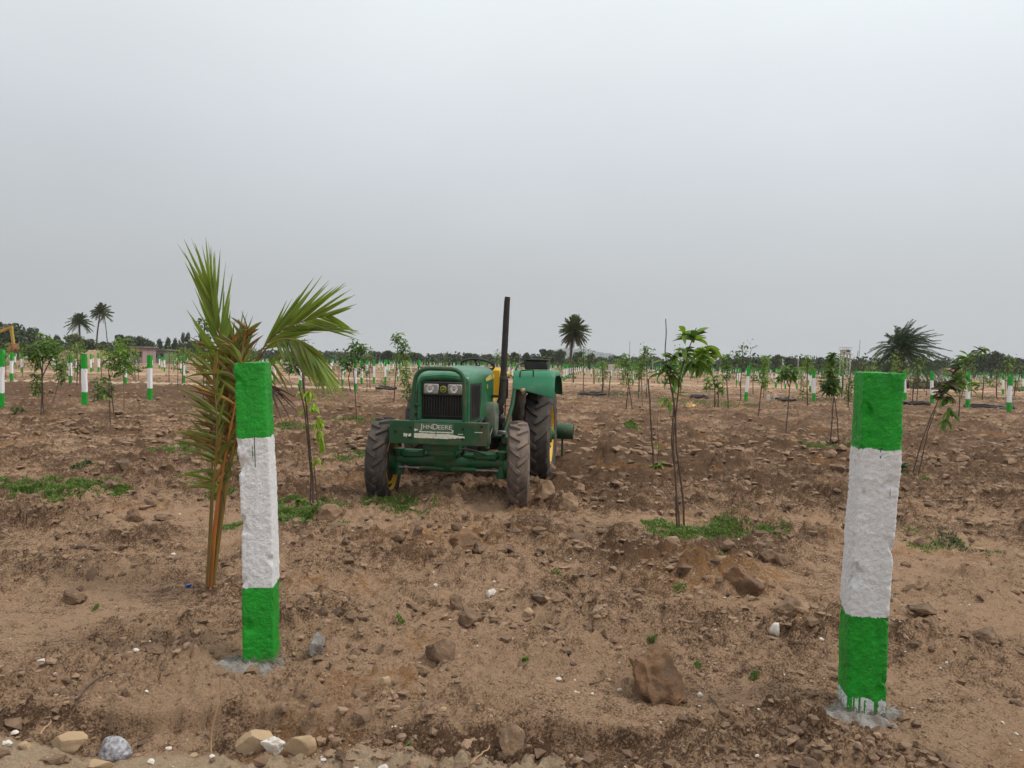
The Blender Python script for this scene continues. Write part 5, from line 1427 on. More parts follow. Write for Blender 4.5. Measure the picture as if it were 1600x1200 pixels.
tp(MB().lathe([(.60, .02), (.61, .03), (.66, .032)], 'z', 12, c=(.33, .36, 0)), 'filter_bowl', 'metal')
tp(MB().lathe([(.42, .09), (.43, .105), (.50, .105), (.505, .06)], 'y', 18, c=(.14, -.62, .86)), 'pulley', 'engine')
tn = MB().box(-.19, .19, .95, 2.15, .45, .95, bev=.04); tn.box(-.26, .26, 1.6, 2.2, .45, .88, bev=.05)
tn.lathe([(-.6, .10), (-.35, .13), (.35, .13), (.6, .10)], 'x', 16, c=(0, 1.95, .635))
tp(tn, 'transmission', 'engine')
for s in (-1, 1):
    fp = MB().box(*(sorted((s*.22, s*.50))), 1.0, 1.62, .665, .69, bev=.006); fp.box(*(sorted((s*.40, s*.50))), .92, 1.02, .60, .69, bev=.01)
    tp(fp, 'footplate', 'green_old')
    tp(MB().box(*(sorted((s*.36, s*.47))), 1.0, 1.10, .38, .62, bev=.01), 'step', 'green_old')
tp(MB().box(.36, .46, .86, .96, .72, .76, bev=.006), 'step_pad', 'metal')

# exhaust
tp(MB().tube([(.22, .72, 1.02), (.33, .73, 1.04), (.40, .735, 1.07), (.43, .74, 1.13), (.437, .74, 1.22), (.445, .735, 1.45)], [.05, .05, .05, .048, .045, .040], 14), 'exhaust_elbow', 'exhaust')
ex = MB().tube([(.443, .735, 1.38), (.450, .735, 1.7), (.462, .735, 2.10), (.468, .735, 2.27), (.474, .731, 2.325)], [.0375, .037, .036, .034, .032], 16, cap=False)
ex.tube([(.443, .735, 1.38), (.450, .735, 1.7), (.462, .735, 2.10), (.468, .735, 2.27), (.474, .731, 2.325)], [.033, .033, .032, .030, .028], 16, cap=False)
tp(ex, 'exhaust_pipe', 'exhaust')
tp(MB().lathe([(1.36, .040), (1.365, .046), (1.40, .046), (1.405, .040)], 'z', 14, c=(.4435, .735, 0)), 'pipe_clamp', 'engine')
tp(MB().box(.26, .44, .70, .77, 1.16, 1.19, bev=.004), 'exhaust_bracket', 'engine')

# dashboard, steering wheel, seat
tp(MB().box(-.27, .27, .89, 1.12, .93, 1.40, bev=.03), 'dashboard', 'black')
tp(MB().tube([(0, 1.1, 1.3), (0, 1.30, 1.50)], .025, 8), 'steering_column', 'black')
sw = MB(); c = Vector((.02, 1.34, 1.525)); rot = Matrix.Rotation(math.radians(-22), 3, 'X')
ring = [c+rot @ Vector((math.cos(2*math.pi*k/32)*.205, math.sin(2*math.pi*k/32)*.205, 0)) for k in range(33)]
sw.tube(ring, .014, 8, cap=False)
for a in (.5, 2.6, 4.7): sw.tube([c+Vector((0, 0, -.02)), c+rot @ Vector((math.cos(a)*.2, math.sin(a)*.2, 0))], .009, 6)
sw.lathe([(-.05, .03), (0, .035), (.01, .02)], 'z', 12, c=c)
tp(sw, 'steering_wheel', 'black')
se = tp(MB().box(-.24, .26, 1.62, 2.02, .98, 1.10, bev=.04), 'seat', 'yellow')
tp(MB().box(-.10, .24, 1.96, 2.06, 1.08, 1.50, mtx=Matrix.Identity(4), bev=.04), 'backrest', 'yellow', se)
tp(MB().box(-.2, .2, 1.65, 2.0, .86, .98, bev=.03), 'seat_base', 'black')
tp(MB().box(.275, .345, 1.60, 1.95, 1.36, 1.45, bev=.03), 'armrest', 'yellow', se)
tp(MB().box(.30, .345, 1.7, 1.8, 1.1, 1.37, bev=.01), 'armrest_post', 'black', se)
tp(MB().box(-.12, .35, .95, 1.45, .92, 1.02, bev=.02), 'console', 'black')
for i, x in enumerate((.30, .36, -.28)): 
    lv = tp(MB().tube([(x, 1.45, .9), (x+.01, 1.42, 1.2), (x+.02, 1.38, 1.33)], .009, 6), 'lever', 'metal')
    tp(MB().lathe([(1.31, .001), (1.32, .016), (1.345, .018), (1.355, .001)], 'z', 10, c=(x+.02, 1.375, 0)), 'lever_knob', 'black' if i else 'yellow', lv)

# fenders
for s in (-1, 1):
    arc = [(1.285, 1.20), (1.29, 1.265), (1.31, 1.315), (1.345, 1.395), (1.385, 1.445), (1.45, 1.472), (1.6, 1.482), (2.05, 1.480), (2.35, 1.44), (2.55, 1.33), (2.66, 1.15)]
    fn = MB(); vs = []; fs = []
    cols = (.475, .50, .62, .78, .90, .965, .985, .988) if s > 0 else (.475, .49, .53, .60, .68, .75, .770, .773)
    for i, (y, z) in enumerate(arc):
        for j, x in enumerate(cols):
            dz = -.0 if j < 5 else (-.006, -.022, -.060)[j-5]
            fy = 0
            lo = 0
            if i < 2: lo = -.045*max(0, (x-.55)/.4) if i == 0 else 0      # front lip hangs lower on the outer side
            vs.append((s*x, y-(.01 if i < 2 else 0)+.03*(x-.475)*(i < 4), z+dz+lo+(.05 if (i == 0) else 0)*(1-max(0, (x-.55)/.4))))
    nc = len(cols)
    for i in range(len(arc)-1):
        for j in range(nc-1):
            a = i*nc+j; fs.append((a, a+1, a+nc+1, a+nc))
    fn.add(vs, fs)
    vs2 = [(x, y+.006, z-.008) for x, y, z in vs]; fn.add(vs2, fs)
    fo = tp(fn, 'fender', 'fender', angle=50)
    # inner side plate
    ip = MB(); poly = [(1.30, .68), (1.30, 1.19)]+arc[2:]+[(2.6, .9), (2.2, .75)]
    ip.add([(s*.478, y, z-.012) for y, z in poly]+[(s*.470, y, z-.012) for y, z in poly],
           [tuple(range(len(poly))), tuple(range(2*len(poly)-1, len(poly)-1, -1))])
    tp(ip, 'fender_side', 'black', fo, smooth=False)
    tp(MB().tube([(s*.50, 1.30, 1.25), (s*.485, 1.22, 1.05), (s*.44, 1.06, .80), (s*.42, 1.0, .70)], [.024, .026, .026, .024], 10), 'fender_strut', 'green_old')
    tp(MB().tube([(s*.56, 1.30, 1.39), (s*.565, 1.285, 1.455), (s*.575, 1.30, 1.475), (s*.71, 1.30, 1.490), (s*.725, 1.295, 1.48), (s*.725, 1.31, 1.40)], .0085, 7), 'grab_handle', 'black', fo)
tb = tp(MB().box(.575, .865, 1.62, 1.92, 1.487, 1.60, bev=.015), 'tool_box', 'black')
tp(MB().box(.565, .875, 1.61, 1.93, 1.601, 1.618, bev=.005), 'lid', 'black', tb)
tp(MB().tube([(.50, 1.45, 1.36), (.485, 1.46, 1.47), (.50, 1.5, 1.54), (.55, 1.58, 1.575), (.60, 1.66, 1.575)], .012, 8), 'handrail', 'black')
tp(MB().lathe([(1.235, .001), (1.24, .022), (1.262, .024), (1.264, .001)], 'y', 12, c=(.60, 0, 1.235)), 'indicator_lamp', 'orange')
tp(MB().box(.585, .635, 1.26, 1.30, 1.18, 1.26, bev=.01), 'lamp_bracket', 'metal')

# hitch arms and rotary tiller behind
for s in (-1, 1): tp(MB().tube([(s*.28, 2.1, .5), (s*.40, 2.5, .52), (s*.40, 2.85, .48)], .022, 8), 'hitch_arm', 'green_old')
ti = thing('rotary_tiller', 'green tiller hitched behind the tractor, its round end sticking out on the right', 'tiller', TO, rz=YAW)
tp(MB().box(-.85, .86, 2.92, 3.02, .55, .65, bev=.012), 'frame_beam', 'green_old', ti)
tp(MB().lathe([(.83, .05), (.83, .108), (.835, .112), (1.12, .112), (1.128, .108), (1.128, .098), (1.10, .095), (1.10, .001)], 'x', 28, c=(0, 3.06, .585)), 'end_drum', 'green_old', ti)
tp(MB().box(.955, .985, 3.05, 3.075, .08, .48, bev=.004), 'stand_leg', 'green_old', ti)
hd = MB(); pr = [(2.95, .60), (3.05, .66), (3.3, .62), (3.48, .45), (3.52, .28)]
hd.add([(x, y, z) for x in (-.8, .8) for y, z in pr], [(i, i+1, 6+i, 5+i) for i in range(4)]); hd.add([(x, y, z-.01) for x in (-.8, .8) for y, z in pr], [(i, i+1, 6+i, 5+i) for i in range(4)])
tp(hd, 'cover_hood', 'green_old', ti)
tp(MB().lathe([(-.8, .04), (.8, .04)], 'x', 12, c=(0, 3.2, .30)), 'rotor_shaft', 'engine', ti)
for i in range(14):
    a = i*2.2; x = -.74+i*.114
    tp(MB().tube([(x, 3.2, .30), (x, 3.2+math.cos(a)*.16, .30+math.sin(a)*.16), (x+.05, 3.2+math.cos(a+.25)*.22, .30+math.sin(a+.25)*.22)], .012, 5), 'tine', 'metal', ti)
for s in (-1, 1): tp(MB().tube([(s*.1, 2.95, .6), (0, 3.0, 1.0)], .02, 6), 'mast_bar', 'green_old', ti)

# ------------------------------------------------------------------ far palms
def palm_frond(parent, base, d, L, ll, nl, droop, wind, rnd, m, w=.05, off=None, seg=8):
    mb = MB(); pts = []
    for i in range(seg+1):
        t = i/seg
        pts.append(base+d*L*t+Vector((0, 0, -1))*droop*L*t*t+wind*L*t*t)
    mb.tube(pts, [w*.5*(1-.85*i/seg) for i in range(seg+1)], 3, cap=False)
    for i in range(nl):
        t = .15+.85*i/(nl-1); f = t*seg; k = min(int(f), seg-1); p = pts[k].lerp(pts[k+1], f-k)
        tg = (pts[k+1]-pts[k]).normalized(); sd = tg.cross(Vector((0, 0, 1)))
        sd = sd.normalized() if sd.length > .1 else Vector((1, 0, 0))
        for s in (-1, 1):
            l_ = ll*(math.sin(math.pi*(.15+.8*t))**.6)*rnd.uniform(.8, 1.1)
            e = p+(tg*.75+sd*s*.75+Vector((0, 0, rnd.uniform(-.35, .1)))).normalized()*l_+wind*l_*.8+Vector((0, 0, -.15*l_))
            wv = (tg*.6+Vector((0, 0, .5))).normalized()*w*.45
            o = len(mb.v); mb.v += [tuple(p-wv), tuple(p+wv), tuple(p.lerp(e, .6)+wv*.8-Vector((0, 0, -.03*l_))), tuple(p.lerp(e, .6)-wv*.8-Vector((0, 0, -.03*l_))), tuple(e)]
            mb.f += [(o, o+1, o+2, o+3), (o+3, o+2, o+4)]
    o = mb.build('frond', m, parent, off); return o
def far_palm(label, foot, crown, Y, L, nf, kind, seed, mats, wind=(0, 0, 0), tr=.16, w=.12, ll=.8, nl=16, droop=(.15, .55), bend=0, cat='palm', span=120):
    rnd = random.Random(seed)
    f = atY(*foot, Y); f.z = -.1; c = atY(*crown, Y)
    t = thing(kind, label, cat, f, 'palms beyond the field')
    n = 10; pts = []
    for i in range(n+1):
        u = i/n; p = f.lerp(c, u); p.x += math.sin(u*math.pi)*bend; pts.append(p)
    MB().tube(pts, [tr*(1.25-.45*i/n) for i in range(n+1)], 8).build('trunk', M['bark'], t, f)
    for i in range(nf):
        u = (i+.5)/nf; e = math.radians(85-u*span+rnd.uniform(-8, 8)); a = i*2.39996+rnd.uniform(-.2, .2)
        d = Vector((math.cos(a)*math.cos(e), math.sin(a)*math.cos(e), math.sin(e)))
        palm_frond(t, c, d, L*rnd.uniform(.85, 1.05), ll, nl, rnd.uniform(*droop), Vector(wind), rnd, M[mats[0] if u < .72 else (mats[1] if rnd.random() < .6 else mats[0])], w, f)
    return t
far_palm('coconut palm with a full round crown, left one of the pair on the horizon', (126, 556), (124, 503), 150, 2.6, 36, 'coconut_palm', 1, ('palm_leaf', 'palm_leaf'), tr=.17, w=.22, ll=.75, nl=13)
far_palm('taller coconut palm with a leaning trunk, right one of the pair on the horizon', (151, 556), (157, 487), 150, 2.4, 32, 'coconut_palm', 2, ('palm_leaf', 'palm_leaf'), tr=.15, w=.22, ll=.7, nl=13, bend=-.3, wind=(.12, 0, 0))
far_palm('slim palm with a thin crooked pale trunk just behind the tallest coconut palm', (170, 553), (163, 492), 170, 1.7, 10, 'coconut_palm', 3, ('palm_leaf', 'palm_leaf'), tr=.10, w=.2, ll=.6, nl=10, bend=.1)
far_palm('date palm with a dense ball-shaped crown standing alone behind the tractor', (891, 577), (897, 515), 100, 2.25, 130, 'date_palm', 4, ('palm_leaf', 'palm_dry'), tr=.17, w=.12, ll=.5, nl=16, droop=(.05, .30), bend=-.15, span=155)
far_palm('broad windswept date palm with a short trunk behind the near right post', (1408, 612), (1409, 546), 56, 3.0, 170, 'date_palm', 5, ('palm_leaf_grey', 'palm_leaf_grey'), wind=(.20, 0, .04), tr=.30, w=.030, ll=.42, nl=40, droop=(.30, .72), span=132)
# old dead fronds and scrub at the foot of the wide palm
def clump_mesh(name, pts, n, size, m, rnd, parent=None, off=(0, 0, 0)):
    V = []; F = []
    r = np.random.RandomState(rnd)
    pts = np.array(pts); idx = r.randint(0, len(pts), n)
    c = pts[idx, :3]; rad = pts[idx, 3:6]
    u = r.randn(n, 3); u /= np.linalg.norm(u, axis=1)[:, None]
    u *= (r.rand(n)**.33)[:, None]*np.where(r.rand(n) < .1, 1.18, 1.0)[:, None]
    c = c+u*rad
    a = r.randn(n, 3); a /= np.linalg.norm(a, axis=1)[:, None]
    b_ = r.randn(n, 3); b_ -= a*(a*b_).sum(1)[:, None]; b_ /= np.linalg.norm(b_, axis=1)[:, None]
    s = size*(.5+r.rand(n))[:, None]
    V = np.stack([c-a*s*.6-b_*s*.25, c+a*s*.15-b_*s*.5, c+a*s*.7+b_*s*.1, c+a*s*.05+b_*s*.45], 1).reshape(-1, 3)-np.array(off)
    F = np.arange(n*4).reshape(n, 4)
    o = np_mesh(name, V, F, m, smooth=False)
    if parent is not None: o.parent = parent
    else: o.location = off
    return o
c = at(1405, 607); q = c+Vector((.3, -1, 0))
sc_ = clump_mesh('scrub', [(q.x+x, q.y, .25, .9, .6, .45) for x in (-2.2, -1.2, 0, 1.3, 2.6, 3.6)], 900, .28, M['leaf_brown'], 5, None, tuple(q))
tag(sc_, 'low brown scrub and dead fronds round the foot of the broad date palm', 'scrub', kind='stuff')

# ------------------------------------------------------------------ treeline
def tree_proto(k, H, Wd, m, n, trunk=True, size=.5, lob=7):
    rnd = random.Random(k*7+1)
    t = thing('tree', 'x', 'tree', (0, 0, 0), 'trees along the far edge of the field')
    tb_ = MB().tube([(0, 0, -.5), (.1, 0, H*.2), (0, .1, H*.45), (.1, 0, H*.7)], [H*.035, H*.028, H*.02, H*.008], 7)
    for q in range(5):
        a = q*1.3; tb_.tube([(0, 0, H*(.25+.05*q)), (math.cos(a)*Wd*.18, math.sin(a)*Wd*.18, H*.5), (math.cos(a)*Wd*.33, math.sin(a)*Wd*.33, H*.68)], [H*.014, H*.01, H*.004], 5)
    tb_.build('trunk', M['bark'], t)
    pts = []
    for i in range(lob):
        a = rnd.uniform(0, 6.28); r = rnd.uniform(.0, .34)*Wd
        pts.append((math.cos(a)*r, math.sin(a)*r, H*rnd.uniform(.45, .82), Wd*rnd.uniform(.13, .24), Wd*rnd.uniform(.13, .24), H*rnd.uniform(.10, .19)))
    pts.append((0, 0, H*.45, Wd*.40, Wd*.40, H*.30))
    clump_mesh('crown', pts, n, size, M[m], k, t)['kind'] = 'stuff'
    return t
kinds = {'bush': tree_proto(1, 7, 10, 'far_leaf', 2600, lob=9, size=.42), 'dome': tree_proto(2, 7, 9, 'far_leaf2', 2400, lob=12, size=.42), 'open': tree_proto(3, 8, 8, 'far_leaf', 1100, lob=6, size=.42),
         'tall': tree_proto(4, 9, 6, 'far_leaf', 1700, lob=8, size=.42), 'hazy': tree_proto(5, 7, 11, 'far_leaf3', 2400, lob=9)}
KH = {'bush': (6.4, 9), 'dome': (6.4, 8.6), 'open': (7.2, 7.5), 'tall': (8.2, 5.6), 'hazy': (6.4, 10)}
usedk = set()
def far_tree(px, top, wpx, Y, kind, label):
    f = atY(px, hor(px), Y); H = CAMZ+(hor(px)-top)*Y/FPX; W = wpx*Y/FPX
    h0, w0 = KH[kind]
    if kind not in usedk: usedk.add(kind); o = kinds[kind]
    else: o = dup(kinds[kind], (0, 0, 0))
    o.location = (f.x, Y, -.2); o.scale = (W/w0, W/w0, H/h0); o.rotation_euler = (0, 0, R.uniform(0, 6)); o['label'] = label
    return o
FT = [(8, 499, 60, 150, 'bush', 'big dark tree behind the yellow digger arm at the left edge'), (44, 512, 36, 155, 'open', 'dark tree with an open crown just right of the digger arm'),
 (-30, 500, 70, 150, 'bush', 'dark tree cut by the left edge of the photo'), (28, 520, 50, 140, 'bush', 'lower dark tree in front of the big tree at the left edge'),
 (72, 524, 26, 190, 'open', 'sparse flat-topped tree above the bushy left sapling'), (90, 521, 20, 190, 'tall', 'thin tree just left of the pair of coconut palms'),
 (116, 521, 34, 170, 'dome', 'round green dome-shaped tree behind the left coconut palm'), (140, 529, 34, 175, 'dome', 'lower green tree between the two coconut palms'), (163, 531, 26, 175, 'bush', 'low tree right of the leaning coconut palm'),
 (192, 520, 40, 165, 'bush', 'dark broad tree behind the pale building'), (218, 525, 30, 168, 'dome', 'dark tree above the left end of the shed'), (234, 531, 22, 190, 'dome', 'low green tree above the middle of the shed'),
 (250, 527, 12, 190, 'tall', 'narrow dark tree right of the shed, first of a row of three'), (262, 525, 13, 188, 'tall', 'narrow dark tree right of the shed, second of a row of three'), (273, 526, 13, 190, 'tall', 'narrow dark tree right of the shed, third of a row of three'),
 (284, 520, 11, 185, 'open', 'left one of two slim round-topped trees left of the coconut palm'), (294, 520, 11, 186, 'open', 'right one of two slim round-topped trees left of the coconut palm'), (308, 530, 26, 200, 'bush', 'dark tree behind the slender sapling by the coconut palm'),
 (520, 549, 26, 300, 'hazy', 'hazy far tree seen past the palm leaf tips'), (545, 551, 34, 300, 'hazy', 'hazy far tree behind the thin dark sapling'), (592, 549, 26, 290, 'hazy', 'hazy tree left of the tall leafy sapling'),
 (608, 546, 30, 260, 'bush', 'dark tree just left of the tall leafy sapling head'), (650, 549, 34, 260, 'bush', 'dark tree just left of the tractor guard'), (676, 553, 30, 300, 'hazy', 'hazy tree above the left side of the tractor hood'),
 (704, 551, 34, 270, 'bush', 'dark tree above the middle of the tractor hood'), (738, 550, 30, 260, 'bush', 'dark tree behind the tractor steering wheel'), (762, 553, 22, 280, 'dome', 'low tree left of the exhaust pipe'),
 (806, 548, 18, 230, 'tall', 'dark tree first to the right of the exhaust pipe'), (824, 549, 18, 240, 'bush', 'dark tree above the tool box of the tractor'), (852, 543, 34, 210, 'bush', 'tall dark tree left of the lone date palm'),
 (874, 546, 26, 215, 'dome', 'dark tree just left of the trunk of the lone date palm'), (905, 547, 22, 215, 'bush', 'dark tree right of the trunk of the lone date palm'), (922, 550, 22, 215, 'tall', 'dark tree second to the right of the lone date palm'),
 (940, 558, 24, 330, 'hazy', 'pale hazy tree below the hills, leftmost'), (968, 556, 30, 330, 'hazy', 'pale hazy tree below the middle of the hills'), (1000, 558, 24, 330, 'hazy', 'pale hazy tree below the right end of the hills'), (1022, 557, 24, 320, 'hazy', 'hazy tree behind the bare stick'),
 (1106, 564, 40, 240, 'dome', 'green mound-like tree right of the three-stemmed sapling'), (1140, 556, 14, 230, 'tall', 'small dark tree beside the green mound-like tree'), (1158, 556, 30, 230, 'bush', 'dark tree behind the leaning post'),
 (1184, 557, 24, 235, 'bush', 'dark tree behind the yellow-tipped sapling'), (1214, 554, 28, 230, 'dome', 'peaked dark tree left of the white pole'), (1236, 556, 24, 232, 'bush', 'round dark tree right of the white pole'), (1256, 557, 20, 235, 'bush', 'dark tree between the white poles'),
 (1286, 558, 34, 230, 'dome', 'wide dark tree left of the water tower'), (1306, 562, 26, 240, 'bush', 'dark tree right behind the water tower'), (1342, 561, 34, 225, 'dome', 'dark tree right of the water tower'), (1368, 563, 26, 225, 'bush', 'dark tree left of the broad date palm'),
 (1448, 562, 26, 215, 'dome', 'green tree just right of the broad date palm'), (1468, 560, 28, 212, 'bush', 'dark tree second right of the broad date palm'), (1492, 563, 26, 215, 'dome', 'dark tree above the small pink house'),
 (1522, 550, 36, 190, 'bush', 'tall tree behind the tip of the leaning sapling'), (1550, 549, 44, 190, 'dome', 'wide green tree at the right, highest of the right-hand treeline'), (1580, 556, 44, 190, 'dome', 'wide green tree near the right edge'), (1612, 560, 46, 190, 'bush', 'dark tree cut by the right edge of the photo')]
for a in FT: far_tree(*a)
wood = []
for i in range(900):
    px = R.uniform(-120, 1720); Y = R.uniform(235, 330)
    if 300 < px < 1130: Y += 30
    base_h = 4.4 if 300 < px < 1130 else 5.6
    if px > 1430: base_h = 6.4
    p = atY(px, hor(px), Y); wood.append((p.x, Y, base_h*.4+R.uniform(-.3, .6), R.uniform(1.5, 4), 2, base_h*R.uniform(.45, .75)))
tag(clump_mesh('far_wood', wood, 60000, .75, M['far_leaf'], 77), 'dark continuous wood closing the far side of the field', 'wood', kind='stuff')
hedge = []
for i in range(260):
    px = R.uniform(-100, 1700); Y = R.uniform(60, 190)
    p = atY(px, hor(px), Y); hedge.append((p.x, Y, .15, R.uniform(.3, 1.6), .5, R.uniform(.1, .45)))
tag(clump_mesh('low_scrub', hedge, 9000, .16, M['weed'], 78), 'scattered low weeds between the distant post rows', 'weeds', kind='stuff')

# ------------------------------------------------------------------ sand heap, buildings, tower, poles, digger
def heap(px0, px1, pytop, Y, label, seed):
    a = atY(px0, hor(px0), Y); b_ = atY(px1, hor(px1), Y); h = CAMZ+(hor((px0+px1)/2)-pytop)*Y/FPX; W = b_.x-a.x
    nx, ny = 90, 24; vs = []; fs = []
    for j in range(ny):
        for i in range(nx):
            u = i/(nx-1); v = j/(ny-1)*2-1
            z = h*min(1, min(u, 1-u)*5)**.7*max(0, 1-abs(v)**1.6)
            z *= .85+.3*float(perlin(np.array([u*9+seed]), np.array([v*2]), 5)[0])+.12*float(perlin(np.array([u*30]), np.array([v*6]), 6)[0])
            vs.append((a.x+W*u, Y+v*4.5, z-.1))
    for j in range(ny-1):
        for i in range(nx-1): k = j*nx+i; fs.append((k, k+1, k+nx+1, k+nx))
    c = Vector(((a.x+b_.x)/2, Y, 0))
    return tag(MB().add(vs, fs).build('sand_heap', M['sandheap'], None, c), label, 'sand heap')
M['sandheap'] = mat('sand', (.34, .23, .14), (.26, .17, .10), .8, .95, bs=.8, bscale=3)
heap(76, 190, 545, 120, 'long low heap of dug sand below the pair of coconut palms', 2)
M['wall_pink'] = mat('wall_pink', (.36, .25, .24), (.28, .2, .19), .6, .9)
M['wall_white'] = mat('wall_white', (.55, .52, .48), (.42, .4, .37), .5, .9)
M['roof'] = mat('roof_sheet', (.20, .19, .17), (.14, .13, .12), .4, .8)
M['roof_red'] = mat('roof_red', (.30, .13, .10), (.24, .11, .08), .4, .8)
M['dark_open'] = mat('dark_opening', (.02, .02, .02), None, 3, .6)
def house(px0, px1, top, Y, wall, roof, label, name='building', gable=False, openings=2):
    a = atY(px0, hor(px0), Y); b_ = atY(px1, hor(px1), Y); h = CAMZ+(hor((px0+px1)/2)-top)*Y/FPX; W = b_.x-a.x; c = Vector(((a.x+b_.x)/2, Y, 0))
    t = thing(name, label, 'building', c)
    hw = h*(.7 if gable else .92)
    MB().box(-W/2, W/2, 0, 5, -.3, hw).build('wall', M[wall], t, smooth=False)
    if gable:
        rf = MB().add([(-W/2-.2, -.3, hw), (W/2+.2, -.3, hw), (W/2+.2, 5.3, hw), (-W/2-.2, 5.3, hw), (-W/2-.2, 2.5, h), (W/2+.2, 2.5, h)], [(0, 1, 5, 4), (2, 3, 4, 5), (1, 2, 5), (3, 0, 4), (3, 2, 1, 0)])
    else: rf = MB().box(-W/2-.4, W/2+.4, -.5, 5.4, hw, h)
    rf.build('roof', M[roof], t, smooth=False)
    for i in range(openings):
        x = -W/2+W*(i+.5)/openings
        MB().box(x-.35, x+.35, -.03, .02, hw*.4, hw*.75).build('window', M['dark_open'], t, smooth=False)
    return t
house(204, 223, 541, 135, 'wall_pink', 'roof', 'low faded pink building below the dark tree left of the shed')
house(229, 257, 545.5, 150, 'roof', 'roof', 'long low shed with a thin flat roof right of the pink building', 'shed', openings=3)
house(1477, 1485, 578.5, 150, 'wall_white', 'roof', 'tiny white hut beside the small pink house at the right', 'hut', openings=1)
house(1485, 1494, 575, 152, 'wall_pink', 'roof_red', 'small pale house with a reddish gable at the right', 'house', gable=True, openings=1)
# water tower
Y = 120; f = atY(1320, hor(1320), Y); f.z = 0; k = Y/FPX
wt = thing('water_tower', 'white water tank on a tall four-legged concrete frame in front of the far trees', 'water tower', f)
zt = CAMZ+(hor(1320)-543)*k; zb = CAMZ+(hor(1320)-554)*k; hw = 6.0*k
tk_ = MB().box(-hw, hw, -hw, hw, zb+.12, zt-.45, bev=.05).build('tank', M['wall_white'], wt)
MB().box(-.1, .42, -hw-.02, -hw+.02, zb+.45, zb+.78).build('opening', M['dark_open'], tk_, smooth=False)
MB().box(-hw-.25, hw+.25, -hw-.25, hw+.25, zb, zb+.115).build('platform', M['wall_white'], wt, smooth=False)
for a in (-1, 1):
    for b_ in (-1, 1):
        MB().box(a*hw*.88-.09, a*hw*.88+.09, b_*hw*.88-.09, b_*hw*.88+.09, -.2, zb-.003).build('leg', M['wall_white'], wt, smooth=False)
for z in (zb*.33, zb*.68):
    for a in (-1, 1):
        MB().box(-hw*.88+.09, hw*.88-.09, a*hw*.88-.05, a*hw*.88+.05, z, z+.12).build('brace', M['wall_white'], wt, smooth=False)
        MB().box(a*hw*.88-.05, a*hw*.88+.05, -hw*.88+.09, hw*.88-.09, z+.002, z+.118).build('brace', M['wall_white'], wt, smooth=False)
rl = MB()
for a in np.linspace(-hw-.1, hw+.1, 6):
    rl.box(a-.02, a+.02, -hw-.12, -hw-.08, zt-.45, zt)
    rl.box(a-.02, a+.02, hw+.08, hw+.12, zt-.45, zt)
rl.box(-hw-.15, hw+.15, -hw-.12, -hw-.08, zt, zt+.05); rl.box(-hw-.15, hw+.15, hw+.08, hw+.12, zt, zt+.05); rl.box(-hw-.12, -hw-.08, -hw, hw, zt, zt+.05); rl.box(hw+.08, hw+.12, -hw, hw, zt, zt+.05)
rl.box(-hw-.1, hw+.1, -hw-.1, hw+.1, zt-.449, zt-.40)
rl.build('railing', M['wall_white'], wt, smooth=False)
# poles
def pole(px, foot, top, Y, r, label, m='white_pipe', tx=None, name='pole', arm=False):
    a = atY(px, foot, Y); a.z = -.1; b_ = atY(tx or px, top, Y)
    mb = MB().tube([a, a.lerp(b_, .5), b_], [r, r*.8, r*.6], 6)
    if arm: mb.box(b_.x-.8, b_.x+.8, b_.y-.06, b_.y+.06, b_.z-.5, b_.z-.38)
    return tag(mb.build(name, M[m], None, a), label, 'pole')
pole(1223, 585, 560, 150, .10, 'white pole in front of the far trees, taller of two left of the water tower')
pole(1247, 585, 563, 165, .09, 'white pole in front of the far trees, shorter of two left of the water tower')
pole(1334, 585, 548, 90, .05, 'thin grey pole leaning right beside the water tower', 'bark', tx=1341)
pole(1341, 549, 531, 92, .035, 'thin bare rod with a bent tip above the leaning grey pole', 'bark', tx=1344)
pole(984, 575, 533, 160, .06, 'thin tall mast rising above the hills', 'bark')
pole(1020, 575, 561, 120, .05, 'short thin pole behind the bare stake', 'white_pipe')
pole(237, 560, 540, 140, .05, 'thin pole standing beside the shed', 'bark')
pole(248, 560, 537, 145, .05, 'thin pole at the right end of the shed', 'bark')
pole(812, 560, 545, 250, .1, 'x')['label'] = 'faint pole just right of the exhaust pipe'
b_ = MB().box(-.45, .45, -.03, .03, .9, 1.35); b_.box(-.04, .04, -.03, .03, -.1, .9)
o = b_.build('sign_board', M['wall_white'], None, smooth=False); o.location = at(957, 598); o.scale = (.9, 1, 1.2); tag(o, 'small pale blank board on a post behind the twiggy sapling', 'sign')
p = atY(1006, 606, 14.5); o = MB().add([(0, 0, 0), (.0, 0, .12), (.08, .03, .03)], [(0, 1, 2), (2, 1, 0)]).build('pennant', M['white_pipe'], None, smooth=False); o.location = p; tag(o, 'tiny white and green pennant tied to the thin sapling left of the stake', 'flag')
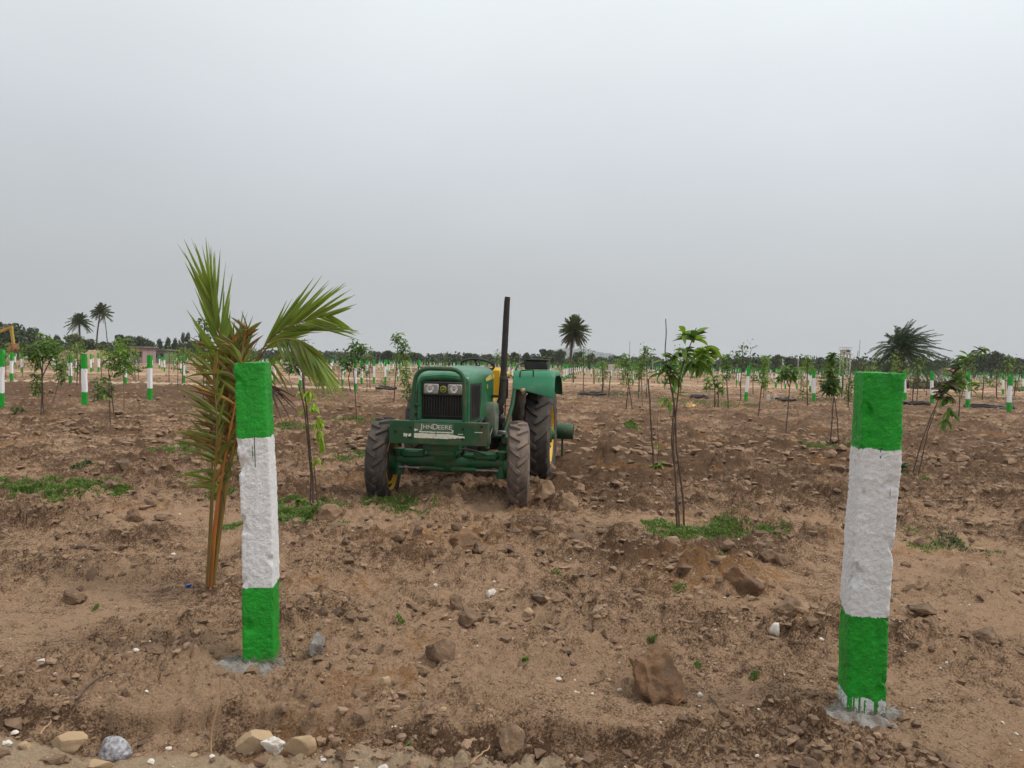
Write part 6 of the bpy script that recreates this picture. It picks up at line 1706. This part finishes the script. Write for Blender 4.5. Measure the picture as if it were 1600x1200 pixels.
# digger at the left edge
Y = 75; k = Y/FPX
def e_(px, py, dy=0): return atY(px, py, Y+dy)
c0 = e_(-62, 560); c0.z = 0
M['digger'] = mat('digger_yellow', (.42, .29, .045), (.33, .22, .04), 1.5, .5)
M['digger_rust'] = mat('bucket_rust', (.28, .10, .04), (.16, .08, .05), 2, .8)
dg = thing('excavator', 'yellow excavator mostly outside the left edge, only its raised arm and bucket in view', 'excavator', c0)
def seg(a, b_, w, h0, h1):
    a = Vector(a); b_ = Vector(b_); d = (b_-a).normalized(); up = Vector((0, 1, 0)).cross(d).normalized()
    vs = []
    for p, h in ((a, h0), (b_, h1)):
        for s, t in ((-1, -1), (1, -1), (1, 1), (-1, 1)): vs.append(p+Vector((0, 1, 0))*s*w/2+up*t*h/2)
    return MB().add(vs, [(3, 2, 1, 0), (4, 5, 6, 7), (0, 1, 5, 4), (1, 2, 6, 5), (2, 3, 7, 6), (3, 0, 4, 7)])
bm_ = seg(e_(-45, 545), e_(-25, 527), .35, .35, .38); bm_.v += []; q = seg(e_(-27, 528), e_(19, 510.5), .3, .38, .22); bm_.add(q.v, q.f)
bm_.build('boom', M['digger'], dg, c0, smooth=False)
seg(e_(17.5, 509), e_(21, 537), .25, .24, .20).build('stick', M['digger'], dg, c0, smooth=False)
seg(e_(-5, 514), e_(14, 507.5), .12, .10, .08).build('cylinder', M['metal'], dg, c0)
bk = MB(); P_ = [e_(18, 536), e_(24, 537), e_(26, 545), e_(22, 551), e_(16, 552), e_(17, 545)]
vs = [p+Vector((0, -.5, 0)) for p in P_]+[p+Vector((0, .5, 0)) for p in P_]; n = 6
bk.add(vs, [tuple(range(n-1, -1, -1)), tuple(range(n, 2*n))]+[(i, (i+1) % n, n+(i+1) % n, n+i) for i in range(n)]); bk.build('bucket', M['digger_rust'], dg, c0, smooth=False)
MB().box(-1.9, 1.5, -1.3, 1.3, 1.0, 2.1, bev=.15).build('body', M['digger'], dg)
cb = MB().box(.1, 1.4, -1.3, -.2, 2.1, 3.0, bev=.1).build('cab', M['digger'], dg)
MB().box(.25, 1.25, -1.32, -1.28, 2.2, 2.85).build('cab_window', M['dark_open'], cb, smooth=False)
for s in (-1, 1): MB().box(-2, 2, s*1.1-.25, s*1.1+.25, 0, .85, bev=.35).build('track', M['black'], dg)
for i, t in enumerate(protos):
    if i not in used: 
        for ch in list(t.children): bpy.data.objects.remove(ch)
        bpy.data.objects.remove(t)
